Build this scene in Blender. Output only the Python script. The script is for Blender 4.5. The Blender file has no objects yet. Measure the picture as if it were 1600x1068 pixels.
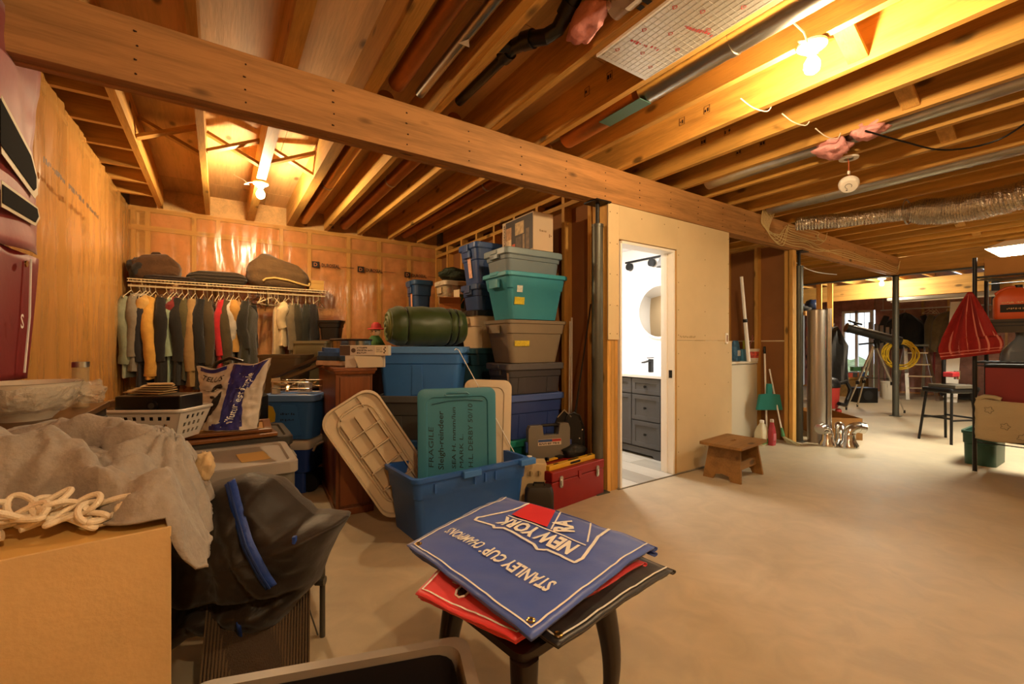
import bpy, math, random
from math import pi, sin, cos, radians, sqrt
from mathutils import Vector, Matrix, noise
random.seed(7)
SC = bpy.context.scene
COL = SC.collection
# ---------------------------------------------------------------- camera
cam_d = bpy.data.cameras.new('camera'); cam = bpy.data.objects.new('camera', cam_d); COL.objects.link(cam)
cam.location = (0, 0, 1.18); cam.rotation_euler = (radians(90), 0, radians(-33.59))
cam_d.sensor_width = 36; cam_d.lens = 690 / 1600 * 36; cam_d.shift_y = 4.5 / 1600
cam_d.clip_start = 0.02; SC.camera = cam
# ---------------------------------------------------------------- world and exposure
W = bpy.data.worlds.new('world'); SC.world = W; W.use_nodes = True
W.node_tree.nodes['Background'].inputs[0].default_value = (.78, .88, 1, 1)
W.node_tree.nodes['Background'].inputs[1].default_value = .6
SC.view_settings.view_transform = 'Standard'; SC.view_settings.look = 'None'
SC.view_settings.gamma = 1; SC.view_settings.use_curve_mapping = False
SC.view_settings.exposure = 2.02
BULB = 330.0          # radiance of the bare bulbs
WARM = (1.0, .72, .40)
SOFT = (1.0, .87, .68)     # the other bulbs
COOL = (1.0, .93, .74)
BATH = 42.0           # radiance of the added, unseen bathroom fill light
# ---------------------------------------------------------------- helpers
def hx(s):
    s = s.lstrip('#'); r = []
    for i in (0, 2, 4):
        c = int(s[i:i+2], 16) / 255
        r.append(c / 12.92 if c <= .04045 else ((c + .055) / 1.055) ** 2.4)
    return tuple(r)
MATS = {}
def mat(key, col, rough=.6, metal=0, var=0, vs=8, bump=0, bs=40, spec=.5, alpha=1, emit=None, es=0, trans=0, stretch=None, coat=0, sheen=0):
    """principled material; var = colour variation, stretch = noise stretch (grain), bump = fine relief"""
    if key in MATS: return MATS[key]
    if isinstance(col, str): col = hx(col)
    m = bpy.data.materials.new(key); m.use_nodes = True; nt = m.node_tree; N = nt.nodes; L = nt.links
    p = N['Principled BSDF']
    p.inputs['Base Color'].default_value = (*col, 1); p.inputs['Roughness'].default_value = rough
    p.inputs['Metallic'].default_value = metal; p.inputs['Specular IOR Level'].default_value = spec
    p.inputs['Alpha'].default_value = alpha; p.inputs['Transmission Weight'].default_value = trans
    p.inputs['Coat Weight'].default_value = coat; p.inputs['Sheen Weight'].default_value = sheen
    if emit: p.inputs['Emission Color'].default_value = (*emit, 1); p.inputs['Emission Strength'].default_value = es
    tc = None
    if var or bump:
        tc = N.new('ShaderNodeTexCoord'); mp = N.new('ShaderNodeMapping'); L.new(tc.outputs['Object'], mp.inputs[0])
        if stretch: mp.inputs['Scale'].default_value = stretch
    if var:
        n = N.new('ShaderNodeTexNoise'); n.inputs['Scale'].default_value = vs; n.inputs['Detail'].default_value = 5; L.new(mp.outputs[0], n.inputs[0])
        r = N.new('ShaderNodeValToRGB'); L.new(n.outputs[0], r.inputs[0])
        r.color_ramp.elements[0].position = .3; r.color_ramp.elements[1].position = .7
        r.color_ramp.elements[0].color = (*[max(0, c * (1 - var)) for c in col], 1); r.color_ramp.elements[1].color = (*[min(1, c * (1 + var)) for c in col], 1)
        L.new(r.outputs[0], p.inputs['Base Color'])
    if bump:
        n2 = N.new('ShaderNodeTexNoise'); n2.inputs['Scale'].default_value = bs; n2.inputs['Detail'].default_value = 4; L.new(mp.outputs[0], n2.inputs[0])
        b = N.new('ShaderNodeBump'); b.inputs['Strength'].default_value = bump; b.inputs['Distance'].default_value = .02
        L.new(n2.outputs[0], b.inputs['Height']); L.new(b.outputs[0], p.inputs['Normal'])
    MATS[key] = m; return m
def wood(key, col, axis=1, dark=.62, rough=.62, knots=True, ring=9, spec=.3):
    """softwood: long grain along the given object axis, ring figure and knots"""
    if key in MATS: return MATS[key]
    if isinstance(col, str): col = hx(col)
    m = bpy.data.materials.new(key); m.use_nodes = True; nt = m.node_tree; N = nt.nodes; L = nt.links; p = N['Principled BSDF']
    p.inputs['Roughness'].default_value = rough; p.inputs['Specular IOR Level'].default_value = spec
    tc = N.new('ShaderNodeTexCoord'); mp = N.new('ShaderNodeMapping'); L.new(tc.outputs['Object'], mp.inputs[0])
    oi = N.new('ShaderNodeObjectInfo'); ad = N.new('ShaderNodeVectorMath'); ad.operation = 'ADD'
    cx = N.new('ShaderNodeCombineXYZ'); ml = N.new('ShaderNodeMath'); ml.operation = 'MULTIPLY'; ml.inputs[1].default_value = 37
    L.new(oi.outputs['Random'], ml.inputs[0])
    for i in range(3): L.new(ml.outputs[0], cx.inputs[i])
    L.new(mp.outputs[0], ad.inputs[0]); L.new(cx.outputs[0], ad.inputs[1])
    sc = [1, 1, 1]; sc[axis] = .07; mp.inputs['Scale'].default_value = sc
    n = N.new('ShaderNodeTexNoise'); n.inputs['Scale'].default_value = ring; n.inputs['Detail'].default_value = 6; n.inputs['Distortion'].default_value = .6
    L.new(ad.outputs[0], n.inputs[0])
    w = N.new('ShaderNodeTexNoise'); w.inputs['Scale'].default_value = ring * 9; w.inputs['Detail'].default_value = 3; L.new(ad.outputs[0], w.inputs[0])
    mx = N.new('ShaderNodeMath'); mx.operation = 'MULTIPLY_ADD'; mx.inputs[1].default_value = .45; L.new(w.outputs[0], mx.inputs[0]); L.new(n.outputs[0], mx.inputs[2])
    r = N.new('ShaderNodeValToRGB'); r.color_ramp.elements[0].position = .52; r.color_ramp.elements[1].position = .86
    r.color_ramp.elements[0].color = (*[c * dark for c in col], 1); r.color_ramp.elements[1].color = (*[min(1, c * 1.12) for c in col], 1)
    L.new(mx.outputs[0], r.inputs[0]); out = r.outputs[0]
    if knots:
        mp2 = N.new('ShaderNodeMapping'); s2 = [5, 5, 5]; s2[axis] = 2.2; mp2.inputs['Scale'].default_value = s2; L.new(tc.outputs['Object'], mp2.inputs[0])
        ad2 = N.new('ShaderNodeVectorMath'); ad2.operation = 'ADD'; L.new(mp2.outputs[0], ad2.inputs[0]); L.new(cx.outputs[0], ad2.inputs[1])
        v = N.new('ShaderNodeTexVoronoi'); v.inputs['Scale'].default_value = 1; L.new(ad2.outputs[0], v.inputs[0])
        r2 = N.new('ShaderNodeValToRGB'); r2.color_ramp.elements[0].position = .07; r2.color_ramp.elements[1].position = .14
        r2.color_ramp.elements[0].color = (1, 1, 1, 1); r2.color_ramp.elements[1].color = (0, 0, 0, 1); L.new(v.outputs['Distance'], r2.inputs[0])
        mi = N.new('ShaderNodeMixRGB'); L.new(r2.outputs[0], mi.inputs[0]); L.new(out, mi.inputs[1]); mi.inputs[2].default_value = (*[c * .3 for c in col], 1); out = mi.outputs[0]
    hs = N.new('ShaderNodeHueSaturation'); mr = N.new('ShaderNodeMapRange'); mr.inputs[3].default_value = .82; mr.inputs[4].default_value = 1.14
    L.new(oi.outputs['Random'], mr.inputs[0]); L.new(mr.outputs[0], hs.inputs['Value']); L.new(out, hs.inputs['Color'])
    L.new(hs.outputs[0], p.inputs['Base Color'])
    b = N.new('ShaderNodeBump'); b.inputs['Strength'].default_value = .15; b.inputs['Distance'].default_value = .01; L.new(w.outputs[0], b.inputs['Height']); L.new(b.outputs[0], p.inputs['Normal'])
    MATS[key] = m; return m

class MB:
    def __init__(s): s.v = []; s.f = []
    def add(s, vs, fs):
        o = len(s.v); s.v += [tuple(v) for v in vs]; s.f += [tuple(i + o for i in f) for f in fs]; return s
    def box(s, lo, hi):
        x0, y0, z0 = lo; x1, y1, z1 = hi
        return s.add([(x0,y0,z0),(x1,y0,z0),(x1,y1,z0),(x0,y1,z0),(x0,y0,z1),(x1,y0,z1),(x1,y1,z1),(x0,y1,z1)],
                     [(3,2,1,0),(4,5,6,7),(0,1,5,4),(1,2,6,5),(2,3,7,6),(3,0,4,7)])
    def cbox(s, c, d, rz=0, M=None):
        b = MB().box((-d[0]/2,-d[1]/2,-d[2]/2),(d[0]/2,d[1]/2,d[2]/2))
        T = Matrix.Translation(c) @ (M if M else Matrix.Rotation(rz, 4, 'Z'))
        return s.add([T @ Vector(v) for v in b.v], b.f)
    def bar(s, a, b, w, t, up=(0,0,1)):
        """a rectangular bar from a to b, w wide, t thick"""
        a = Vector(a); b = Vector(b); d = (b - a).normalized(); u = Vector(up)
        if abs(d.dot(u)) > .98: u = Vector((1,0,0))
        sx = d.cross(u).normalized(); uz = sx.cross(d)
        vs = [p + sx*i*w/2 + uz*j*t/2 for p in (a, b) for i, j in ((-1,-1),(1,-1),(1,1),(-1,1))]
        return s.add(vs, [(3,2,1,0),(4,5,6,7),(0,1,5,4),(1,2,6,5),(2,3,7,6),(3,0,4,7)])
    def tube(s, path, r, n=8, closed=False, caps=True):
        P = [Vector(p) for p in path]; k = len(P); rs = r if isinstance(r, (list, tuple)) else [r] * k
        rings = []; prev = None
        for i in range(k):
            a = P[i-1] if (i > 0 or closed) else P[i]; b = P[(i+1) % k] if (i < k-1 or closed) else P[i]
            d = (b - a)
            d = d.normalized() if d.length > 1e-9 else Vector((0,0,1))
            if prev is None:
                u = Vector((0,0,1)) if abs(d.z) < .9 else Vector((1,0,0))
                prev = (u - d * u.dot(d)).normalized()
            else:
                prev = (prev - d * prev.dot(d)); prev = prev.normalized() if prev.length > 1e-6 else d.orthogonal().normalized()
            w = d.cross(prev)
            rings.append([P[i] + (prev * cos(2*pi*j/n) + w * sin(2*pi*j/n)) * rs[i] for j in range(n)])
        return s.loft(rings, caps and not closed, caps and not closed, closed)
    def cyl(s, a, b, r, r2=None, n=16, caps=True): return s.tube([a, b], [r, r if r2 is None else r2], n, False, caps)
    def loft(s, rings, cap0=True, cap1=True, closed=False):
        n = len(rings[0]); k = len(rings); vs = [p for R in rings for p in R]; fs = []
        for i in range(k if closed else k - 1):
            i2 = (i + 1) % k
            for j in range(n): fs.append((i*n+j, i*n+(j+1) % n, i2*n+(j+1) % n, i2*n+j))
        if cap0: fs.append(tuple(range(n-1, -1, -1)))
        if cap1: fs.append(tuple((k-1)*n + j for j in range(n)))
        return s.add(vs, fs)
    def lathe(s, prof, n=24, c=(0,0,0), cap0=True, cap1=True):
        return s.loft([[(c[0]+r*cos(2*pi*j/n), c[1]+r*sin(2*pi*j/n), c[2]+z) for j in range(n)] for r, z in prof], cap0, cap1)
    def prism(s, poly, z0, z1, fn=None):
        """a 2-D outline given thickness; fn maps (x, y, z) to space"""
        fn = fn or (lambda x, y, z: (x, y, z)); n = len(poly)
        return s.loft([[fn(x, y, z0) for x, y in poly], [fn(x, y, z1) for x, y in poly]])
    def grid(s, fn, nu, nv, wrap=False):
        vs = [fn(i / nu, j / nv) for j in range(nv + 1) for i in range(nu + 1)]
        fs = [(j*(nu+1)+i, j*(nu+1)+i+1, (j+1)*(nu+1)+i+1, (j+1)*(nu+1)+i) for j in range(nv) for i in range(nu)]
        return s.add(vs, fs)
    def ball(s, c, r, n=16, m=10, sq=None):
        sx, sy, sz = (r, r, r) if not isinstance(r, (list, tuple)) else r
        return s.loft([[(c[0]+sx*sin(pi*k/m)*cos(2*pi*j/n), c[1]+sy*sin(pi*k/m)*sin(2*pi*j/n), c[2]-sz*cos(pi*k/m)) for j in range(n)] for k in range(1, m)], True, True)
    def xf(s, M): s.v = [tuple(M @ Vector(v)) for v in s.v]; return s
    def warp(s, fn): s.v = [tuple(fn(*v)) for v in s.v]; return s
    def build(s, name, m, parent=None, smooth=False, bevel=0, solid=0, sub=0, loc=None, rot=None):
        me = bpy.data.meshes.new(name); me.from_pydata(s.v, [], s.f); me.validate(); me.update()
        o = bpy.data.objects.new(name, me); COL.objects.link(o)
        if m: me.materials.append(m)
        if parent: o.parent = parent
        if loc: o.location = loc
        if rot: o.rotation_euler = rot
        if smooth:
            me.shade_smooth()
            if smooth != 'all': me.set_sharp_from_angle(angle=radians(40))
        if solid: md = o.modifiers.new('solid', 'SOLIDIFY'); md.thickness = solid; md.offset = 0
        if bevel: md = o.modifiers.new('bevel', 'BEVEL'); md.width = bevel; md.segments = 2; md.limit_method = 'ANGLE'
        if sub: md = o.modifiers.new('sub', 'SUBSURF'); md.levels = sub; md.render_levels = sub
        return o
def rr(w, d, r, k=4, cx=0, cy=0):
    """rounded rectangle outline"""
    r = min(r, w/2 - 1e-4, d/2 - 1e-4); pts = []
    for q, (sx, sy) in enumerate(((1,1),(-1,1),(-1,-1),(1,-1))):
        for i in range(k + 1):
            a = q*pi/2 + i*pi/2/k; pts.append((cx + sx*(w/2 - r) + r*cos(a), cy + sy*(d/2 - r) + r*sin(a)))
    return pts
def ring(w, d, r, z, k=4, cx=0, cy=0): return [(x, y, z) for x, y in rr(w, d, r, k, cx, cy)]
def tag(o, label, cat, group=None):
    o['label'] = label; o['category'] = cat
    if group: o['group'] = group
    return o
def T(name, label, cat, loc=(0,0,0), rz=0, group=None, rot=None):
    o = bpy.data.objects.new(name, None); COL.objects.link(o); o.empty_display_size = .05
    o.location = loc; o.rotation_euler = rot if rot else (0, 0, rz)
    return tag(o, label, cat, group)
def struct(o): o['kind'] = 'structure'; return o
def sempty(name):
    o = bpy.data.objects.new(name, None); COL.objects.link(o); o.empty_display_size = .05; o['kind'] = 'structure'; return o
def fbm(x, y, z=0, o=4): return noise.fractal((x, y, z), 1.0, 2.0, o)
TXT = {}
def text2d(s, shear=0, bold=0):
    """letter shapes as flat triangles: (verts, faces, width) for cap height about 1"""
    if (s, shear, bold) in TXT: return TXT[(s, shear, bold)]
    cu = bpy.data.curves.new('lettering', 'FONT'); cu.body = s; cu.size = 1.4; cu.shear = shear; cu.resolution_u = 2; cu.offset = bold
    o = bpy.data.objects.new('lettering', cu); COL.objects.link(o)
    me = bpy.data.meshes.new_from_object(o.evaluated_get(bpy.context.evaluated_depsgraph_get()))
    vs = [(v.co.x, v.co.y) for v in me.vertices]; fs = [tuple(p.vertices) for p in me.polygons]
    bpy.data.objects.remove(o); bpy.data.curves.remove(cu); bpy.data.meshes.remove(me)
    x0 = min(v[0] for v in vs); x1 = max(v[0] for v in vs); vs = [(x - x0, y) for x, y in vs]
    TXT[(s, shear, bold)] = (vs, fs, x1 - x0); return TXT[(s, shear, bold)]
def lettering(s, m, parent, org, ex, ey, h, w=None, name='lettering', shear=0, bold=0, fn=None):
    """text laid on a surface: origin, reading direction, up direction, letter height, optional total width"""
    vs, fs, tw = text2d(s, shear, bold); ex = Vector(ex).normalized(); ey = Vector(ey).normalized(); kx = (w / tw) if w else h
    b = MB()
    if fn: b.add([fn(x*kx, y*h) for x, y in vs], fs)
    else: b.add([Vector(org) + ex*x*kx + ey*y*h for x, y in vs], fs)
    return b.build(name, m, parent)
def copy_tree(o, parent=None):
    c = o.copy(); COL.objects.link(c); c.parent = parent
    for ch in list(o.children): copy_tree(ch, c)
    return c
def scribble(m, parent, org, ex, ey, h, w, name='print_letters', seed=1, dens=1.0):
    """illegible small print: a row of short blocks"""
    rd = random.Random(seed); ex = Vector(ex).normalized(); ey = Vector(ey).normalized(); org = Vector(org); b = MB(); x = 0
    while x < w:
        s = h * rd.uniform(.35, .7); y0 = 0 if rd.random() < .7 else h * .35; y1 = h if rd.random() < .6 else h * .7
        b.add([org + ex*x + ey*y0, org + ex*(x+s) + ey*y0, org + ex*(x+s) + ey*y1, org + ex*x + ey*y1], [(0,1,2,3)]); x += s + h * rd.uniform(.15, .35 if rd.random() < .8 else .9)
    return b.build(name, m, parent)
# ================================================================ materials of the setting
M_joist = wood('joist_wood', '#c89648', 1, dark=.72, ring=16)
M_joistx = wood('joist_wood_across', '#c6934a', 0, dark=.72, ring=16)
M_stud = wood('stud_wood', '#cf9c50', 2, dark=.75, ring=18)
M_beam = wood('beam_wood', '#b5834f', 0, dark=.66, ring=13)
M_beamy = wood('beam_wood_across', '#c2904a', 1, dark=.7, ring=13)
M_ply = wood('plywood', '#cfa66c', 1, dark=.8, ring=9)
M_drywall = mat('drywall', '#d3bd94', .85, var=.05, vs=3)
M_kraft = mat('drywall_back_paper', '#8a5a30', .9, var=.08, vs=4)
M_white = mat('white_paint', '#eeeae2', .5)
M_insul = mat('pink_insulation', '#cc7a54', .95, var=.30, vs=7, bump=.9, bs=12)
M_insul2 = mat('pink_insulation_far', '#a8756b', .95, var=.30, vs=7, bump=.9, bs=12)
M_steel = mat('grey_steel_post', '#56564e', .45, .55, var=.08, vs=5)
M_galv = mat('galvanised_metal', '#b4b0a6', .28, 1, var=.08, vs=14)
M_black = mat('black_metal', '#141314', .45, .3)
M_chrome = mat('chrome', '#d2d2d0', .18, 1)
M_print = mat('black_print', '#1c140e', .7)
M_printw = mat('white_print', '#eeeeea', .7)
M_printr = mat('red_print', '#b8413a', .7)
def film_mat(key, col, a, rough, bump):
    m = mat(key, col, rough, alpha=a, bump=bump, bs=5, spec=.8, stretch=(1, 1, .25)); return m
M_film = film_mat('plastic_vapour_film', '#e6ae62', .42, .2, .8)
M_filml = film_mat('plastic_vapour_film_left', '#dba45a', .66, .24, .9)
M_filmf = film_mat('plastic_vapour_film_far', '#d8b0a4', .3, .22, .7)
def floor_mat():
    m = mat('concrete', '#b5a68c', .5, var=.12, vs=1.1, bump=.06, bs=30, spec=.35); nt = m.node_tree; N = nt.nodes; L = nt.links; p = N['Principled BSDF']
    src = p.inputs['Base Color'].links[0].from_socket
    tc = N.new('ShaderNodeTexCoord'); n = N.new('ShaderNodeTexNoise'); n.inputs['Scale'].default_value = 5; n.inputs['Detail'].default_value = 8; n.inputs['Distortion'].default_value = 1.5
    L.new(tc.outputs['Object'], n.inputs[0]); r = N.new('ShaderNodeValToRGB'); r.color_ramp.elements[0].position = .35; r.color_ramp.elements[1].position = .75
    r.color_ramp.elements[0].color = (.90, .90, .90, 1); r.color_ramp.elements[1].color = (1.08, 1.07, 1.06, 1); L.new(n.outputs[0], r.inputs[0])
    mu = N.new('ShaderNodeMixRGB'); mu.blend_type = 'MULTIPLY'; mu.inputs[0].default_value = 1; L.new(src, mu.inputs[1]); L.new(r.outputs[0], mu.inputs[2]); L.new(mu.outputs[0], p.inputs['Base Color'])
    rr_ = N.new('ShaderNodeMapRange'); rr_.inputs[3].default_value = .38; rr_.inputs[4].default_value = .62; L.new(n.outputs[0], rr_.inputs[0]); L.new(rr_.outputs[0], p.inputs['Roughness'])
    return m
YB0, YB1, ZB, ZT = 2.52, 2.64, 2.325, 2.61
XL, YBK, XF, YN = -.773, 5.93, 14.0, -3.0
# ================================================================ floor
struct(MB().box((XL - .15, YN - .1, -.12), (XF + .2, YBK + .2, 0)).build('floor', floor_mat()))
# ================================================================ ceiling: subfloor sheets, joists, bridging
CZ = ZT + .24
ceil = struct(MB().box((XL - .15, YN - .1, CZ + .02), (XF + .2, YBK + .2, CZ + .06)).build('ceiling', M_ply))
sheet = None
for i in range(5):
    for j in range(8):
        x = XL + 2.44 * i - (1.22 if j % 2 else 0); y = YN + 1.22 * j
        if y > YBK: continue
        if sheet is None: sheet = MB().box((.002, .002, 0), (2.438, 1.218, .018)).build('subfloor_sheet', M_ply, ceil); o = sheet
        else: o = sheet.copy(); COL.objects.link(o)
        o.location = (x, y, CZ)
JX = [-.507 + .4064 * k for k in range(25)]
jm = {}
def joist(w, h=.24):
    if w not in jm: jm[w] = MB().box((-w/2, YN, 0), (w/2, YBK - .02, h)).build('joist', M_joist, ceil); return jm[w]
    o = jm[w].copy(); COL.objects.link(o); return o
for k, x in enumerate(JX):
    o = joist(.072 if k in (2, 3) else .043); o.location = (x, 0, ZT)
lk = None
for k in range(21):
    y = 5.47 - .4064 * k
    if lk is None: lk = MB().box((XL - .1, -.019, 0), (-.5285, .019, .235)).build('lookout_joist', M_joistx, ceil); o = lk
    else: o = lk.copy(); COL.objects.link(o)
    o.location = (0, y, ZT)
br = {}
def bridging(x0, x1, y, flip, w=.062):
    L_ = x1 - x0 - .05; key = (round(L_, 3), flip, w)
    if key not in br:
        o = br[key] = MB().bar((-L_/2, 0, .03 if not flip else .2), (L_/2, 0, .2 if not flip else .03), w, .022, (0,0,1)).build('bridging', M_joistx, ceil)
    else: o = br[key].copy(); COL.objects.link(o)
    o.location = ((x0 + x1) / 2, y, ZT)
for k in range(0, 3):
    bridging(JX[k], JX[k+1], 4.05, 0); bridging(JX[k], JX[k+1], 4.13, 1)
for k in range(7, 13):
    bridging(JX[k], JX[k+1], .90, k % 2, .085)
    if k in (7,): bridging(JX[k], JX[k+1], 1.0, 1 - k % 2, .05)
for k in range(17, 23): bridging(JX[k], JX[k+1], 1.47, k % 2, .085)
# grade stamps on the joist faces
for k in (6, 7, 8, 9, 10, 11):
    xf = JX[k] - .0225
    for y, s in ((2.05 - .05*(k % 3), 100 + k), (1.86 - .05*(k % 3), 130 + k)):
        MB().tube([(xf - .0005, y + a, ZT + .12 + b) for a, b in ((0, 0), (-.04, 0), (-.04, .05), (0, .05))], .0014, 4, closed=True).build('grade_stamp', M_print, ceil)
        scribble(M_print, ceil, (xf - .001, y - .004, ZT + .13), (0,-1,0), (0,0,1), .024, .03, seed=s, name='grade_stamp')
# joists beyond the cross beam run the other way
jx2 = None
for k in range(22):
    y = -2.8 + .4064 * k
    if jx2 is None: jx2 = MB().box((9.43, -.02, 0), (XF, .02, .2)).build('joist', M_joistx, ceil); o = jx2
    else: o = jx2.copy(); COL.objects.link(o)
    o.location = (0, y, 2.43)
# ================================================================ beams
beam = sempty('beam_main'); 
for j in range(3):
    y0 = YB0 + .04 * j; cuts = [XL - .1, 5.1 if j == 0 else 2.7 + j, 9.29]
    for a, b in zip(cuts, cuts[1:]):
        MB().box((a + .001, y0 + .0008, ZB + (.003 if j == 1 else 0)), (b - .001, y0 + .0392, ZT - .001)).build('beam_ply', M_beam, beam, bevel=.003)
nb = MB()
for k in range(30):
    x = -.3 + .41 * k
    if x > 9: break
    for q in range(4): nb.cyl((x + random.uniform(-.012, .012), YB0 - .0015, ZB + .04 + .062*q), (x, YB0 + .004, ZB + .04 + .062*q), .0045, n=6)
o = nb.build('nails', mat('rusty_nail', '#3a2010', .6, .4), beam); o['kind'] = 'stuff'
beam2 = sempty('beam_cross')
for j in range(3): MB().box((9.29 + .04*j, YN, ZB + .01), (9.3292 + .04*j, YBK, ZT - .001)).build('beam_ply', M_beamy, beam2, bevel=.003)
MB().box((9.27, YN, ZB - .006), (9.43, YBK, ZB + .009)).build('steel_flitch', mat('dull_steel', '#4c4c48', .6, .5), beam2)
beam3 = sempty('beam_far')
for j in range(2): MB().box((10.86 + .04*j, -1.5, 2.1), (10.8985 + .04*j, YBK, 2.42)).build('beam_ply', M_beamy, beam3, bevel=.003)
# ================================================================ posts
def post(x, y, label, r=.044, top=ZB, adj=.2):
    t = T('support_post', label, 'post', (x, y, 0), 0, 'steel posts under the beam')
    MB().lathe([(r, .008), (r, top - adj), (r * 1.08, top - adj), (r * 1.08, top - adj + .02)], 20).build('tube', M_steel, t, True)
    MB().cyl((0, 0, top - adj + .02), (0, 0, top - .012), r * .38, n=12).build('screw_jack', M_black, t, True)
    MB().box((-.08, -.075, top - .012), (.08, .075, top)).build('top_plate', M_black, t)
    MB().box((-.07, -.07, 0), (.07, .07, .008)).build('base_plate', M_steel, t)
    return t
post(2.535, 2.575, 'grey steel post beside the open stud wall and bathroom drywall')
post(5.93, 2.565, 'grey steel post between the alcove wall and the foil rolls')
post(9.35, 2.58, 'green-grey steel post standing alone past the telescope', adj=.02)
# ================================================================ insulated walls with plastic film
def insul_wall(name, org, ex, length, hgt, studs, film, film_amp, gap=.03, insm=None, nailer=None, depth=.09, side=1, nfilm=(70, 26), seed=0):
    """studs, pink batts between them and a loose plastic film in front; ex = direction along the wall, nrm = into the room"""
    root = sempty(name); ex = Vector(ex); nrm = Vector((-ex.y, ex.x, 0)) * side; org = Vector(org)
    P = lambda s, n, z: org + ex * s + nrm * n + Vector((0, 0, z))
    def slab(nm, s0, s1, n0, n1, z0, z1, m):
        b = MB(); vs = [P(s, n, z) for z in (z0, z1) for s, n in ((s0, n0), (s1, n0), (s1, n1), (s0, n1))]
        b.add(vs, [(3,2,1,0),(4,5,6,7),(0,1,5,4),(1,2,6,5),(2,3,7,6),(3,0,4,7)]); return b.build(nm, m, root)
    slab('backing', 0, length, -.02, -.001, 0, hgt + .24, M_ply)
    slab('bottom_plate', 0, length, 0, depth, 0, .038, M_stud)
    slab('top_plate', 0, length, 0, depth, hgt - .04, hgt - .002, M_joistx if abs(ex.x) > .5 else M_joist)
    prev = 0
    for s in list(studs) + [length]:
        if s - prev > .1:
            def fn(u, v, a=prev, b=s):
                z = .04 + v * (hgt - .085); q = sin(pi * u) ** .4
                return P(a + .001 + u * (b - a - .002), depth * (.35 + .5 * q) + .012 * fbm(u*2 + a*5, z*3, seed), z)
            MB().grid(fn, 8, 24).build('insulation_batt', insm or M_insul, root, 'all')
        if s < length: slab('stud', s, s + .038, 0, depth, .038, hgt - .04, M_stud); prev = s + .038
    if nailer:
        for z in nailer: slab('nailer', 0, length, depth, depth + .018, z, z + .05, M_joistx if abs(ex.x) > .5 else M_joist)
    if film:
        def ff(u, v):
            s = u * length; z = v * hgt
            w = .5 * fbm(s * 3.5, z * .8, seed + 3) + .5 * fbm(s * 9, z * 1.4, seed + 9, 3)
            return P(s, depth + gap + film_amp * w, z)
        MB().grid(ff, *nfilm).build('vapour_film', film, root, 'all')
    return root, P
fd = sempty('wall_foundation'); M_conc = mat('foundation_concrete', '#8a8578', .9)
MB().box((XL - .35, YN - .1, -.12), (XL - .146, YBK + .3, CZ + .06)).build('left_wall_slab', M_conc, fd); MB().box((XL - .35, YBK + .125, -.12), (XF + .4, YBK + .3, CZ + .06)).build('back_wall_slab', M_conc, fd)
st = [.02, .135, .53, .75, 1.38, 1.69, 2.16, 2.56, 2.98]
wl, PL = insul_wall('wall_back', (XL, YBK + .1, 0), (1, 0, 0), 3.45, ZT, st, M_film, .02, side=-1, nailer=(2.37,), nfilm=(150, 60))
ll, PLL = insul_wall('wall_left', (XL - .12, YN, 0), (0, 1, 0), YBK + .1 - YN, ZT, [.3 + .6 * k for k in range(15)], M_filml, .03, side=-1, insm=mat('insulation_left', '#c98a4c', .95, var=.2, vs=5, bump=.6, bs=9), nfilm=(220, 40), seed=5)
insul_wall('wall_rear', (2.7, YBK + .1, 0), (1, 0, 0), XF - 2.7, 2.43, [.4 * k for k in range(1, 28)], M_filmf, .02, side=-1, insm=M_insul2, seed=11)
struct(MB().box((XL - .15, YN - .1, 0), (XF + .2, YN, CZ)).build('wall_front', M_drywall))
# film print on the back wall and the left wall
FY = YBK + .1 - .09 - .03 - .028
for x, z in ((.955, 2.135), (1.50, 2.125), (2.13, 2.11)):
    b = MB(); b.box((x, FY - .001, z), (x + .085, FY, z + .075)); b.build('print_mark', M_print, wl)
    lettering('D', mat('print_gap', '#c07a48', .7), wl, (x + .02, FY - .0025, z + .016), (1,0,0), (0,0,1), .044, name='print_letter', bold=.02)
    lettering('DUROSEAL', M_print, wl, (x + .11, FY - .002, z + .014), (1,0,0), (0,0,1), .045, .215, name='print_letters', bold=.03)
    MB().box((x + .34, FY - .001, z + .032), (x + .5, FY, z + .037)).build('print_line', M_print, wl)
for y, s in ((3.02, 41), (3.45, 42), (3.85, 43)):
    scribble(M_print, ll, (XL + .07, y, 2.06), (0,1,0), (0,0,1), .03, .34, seed=s)
# ================================================================ far wall with a patio window
root, PF = insul_wall('wall_far', (XF + .12, YN, 0), (0, 1, 0), 7.3, 2.43, [.5 + .45 * k for k in range(15)], M_filmf, .02, side=1, insm=M_insul2, seed=21)
insul_wall('wall_far_corner', (XF + .12, 5.0, 0), (0, 1, 0), .95, 2.43, [.3, .6], None, 0, side=1, insm=M_insul2, seed=25)
MB().box((XF - .0, 4.3, 2.08), (XF + .1, 5.0, 2.43)).build('header_panel', M_insul2, root)
MB().box((XF - .0, 4.3, 0), (XF + .1, 5.0, .08)).build('sill_panel', M_stud, root)
wn = sempty('window_1')
for y in (4.32, 4.64, 4.93): MB().box((XF - .02, y, .08), (XF + .06, y + .06, 2.08)).build('frame', M_white, wn)
for z in (.08, 2.02): MB().box((XF - .02, 4.38, z), (XF + .06, 4.93, z + .06)).build('frame_rail', M_white, wn)
M_glass = mat('window_glass', '#ffffff', .02, alpha=.12, spec=.5)
for a, b in ((4.38, 4.64), (4.70, 4.93)): MB().box((XF + .02, a, .14), (XF + .026, b, 2.02)).build('pane', M_glass, wn)
for y in (4.51, 4.815):
    MB().box((XF + .01, y - .004, 1.5), (XF + .03, y + .004, 2.02)).build('glazing_bar', M_white, wn)
for z in (1.5, 1.75): MB().box((XF + .01, 4.38, z), (XF + .03, 4.93, z + .008)).build('glazing_bar', M_white, wn)
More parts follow.
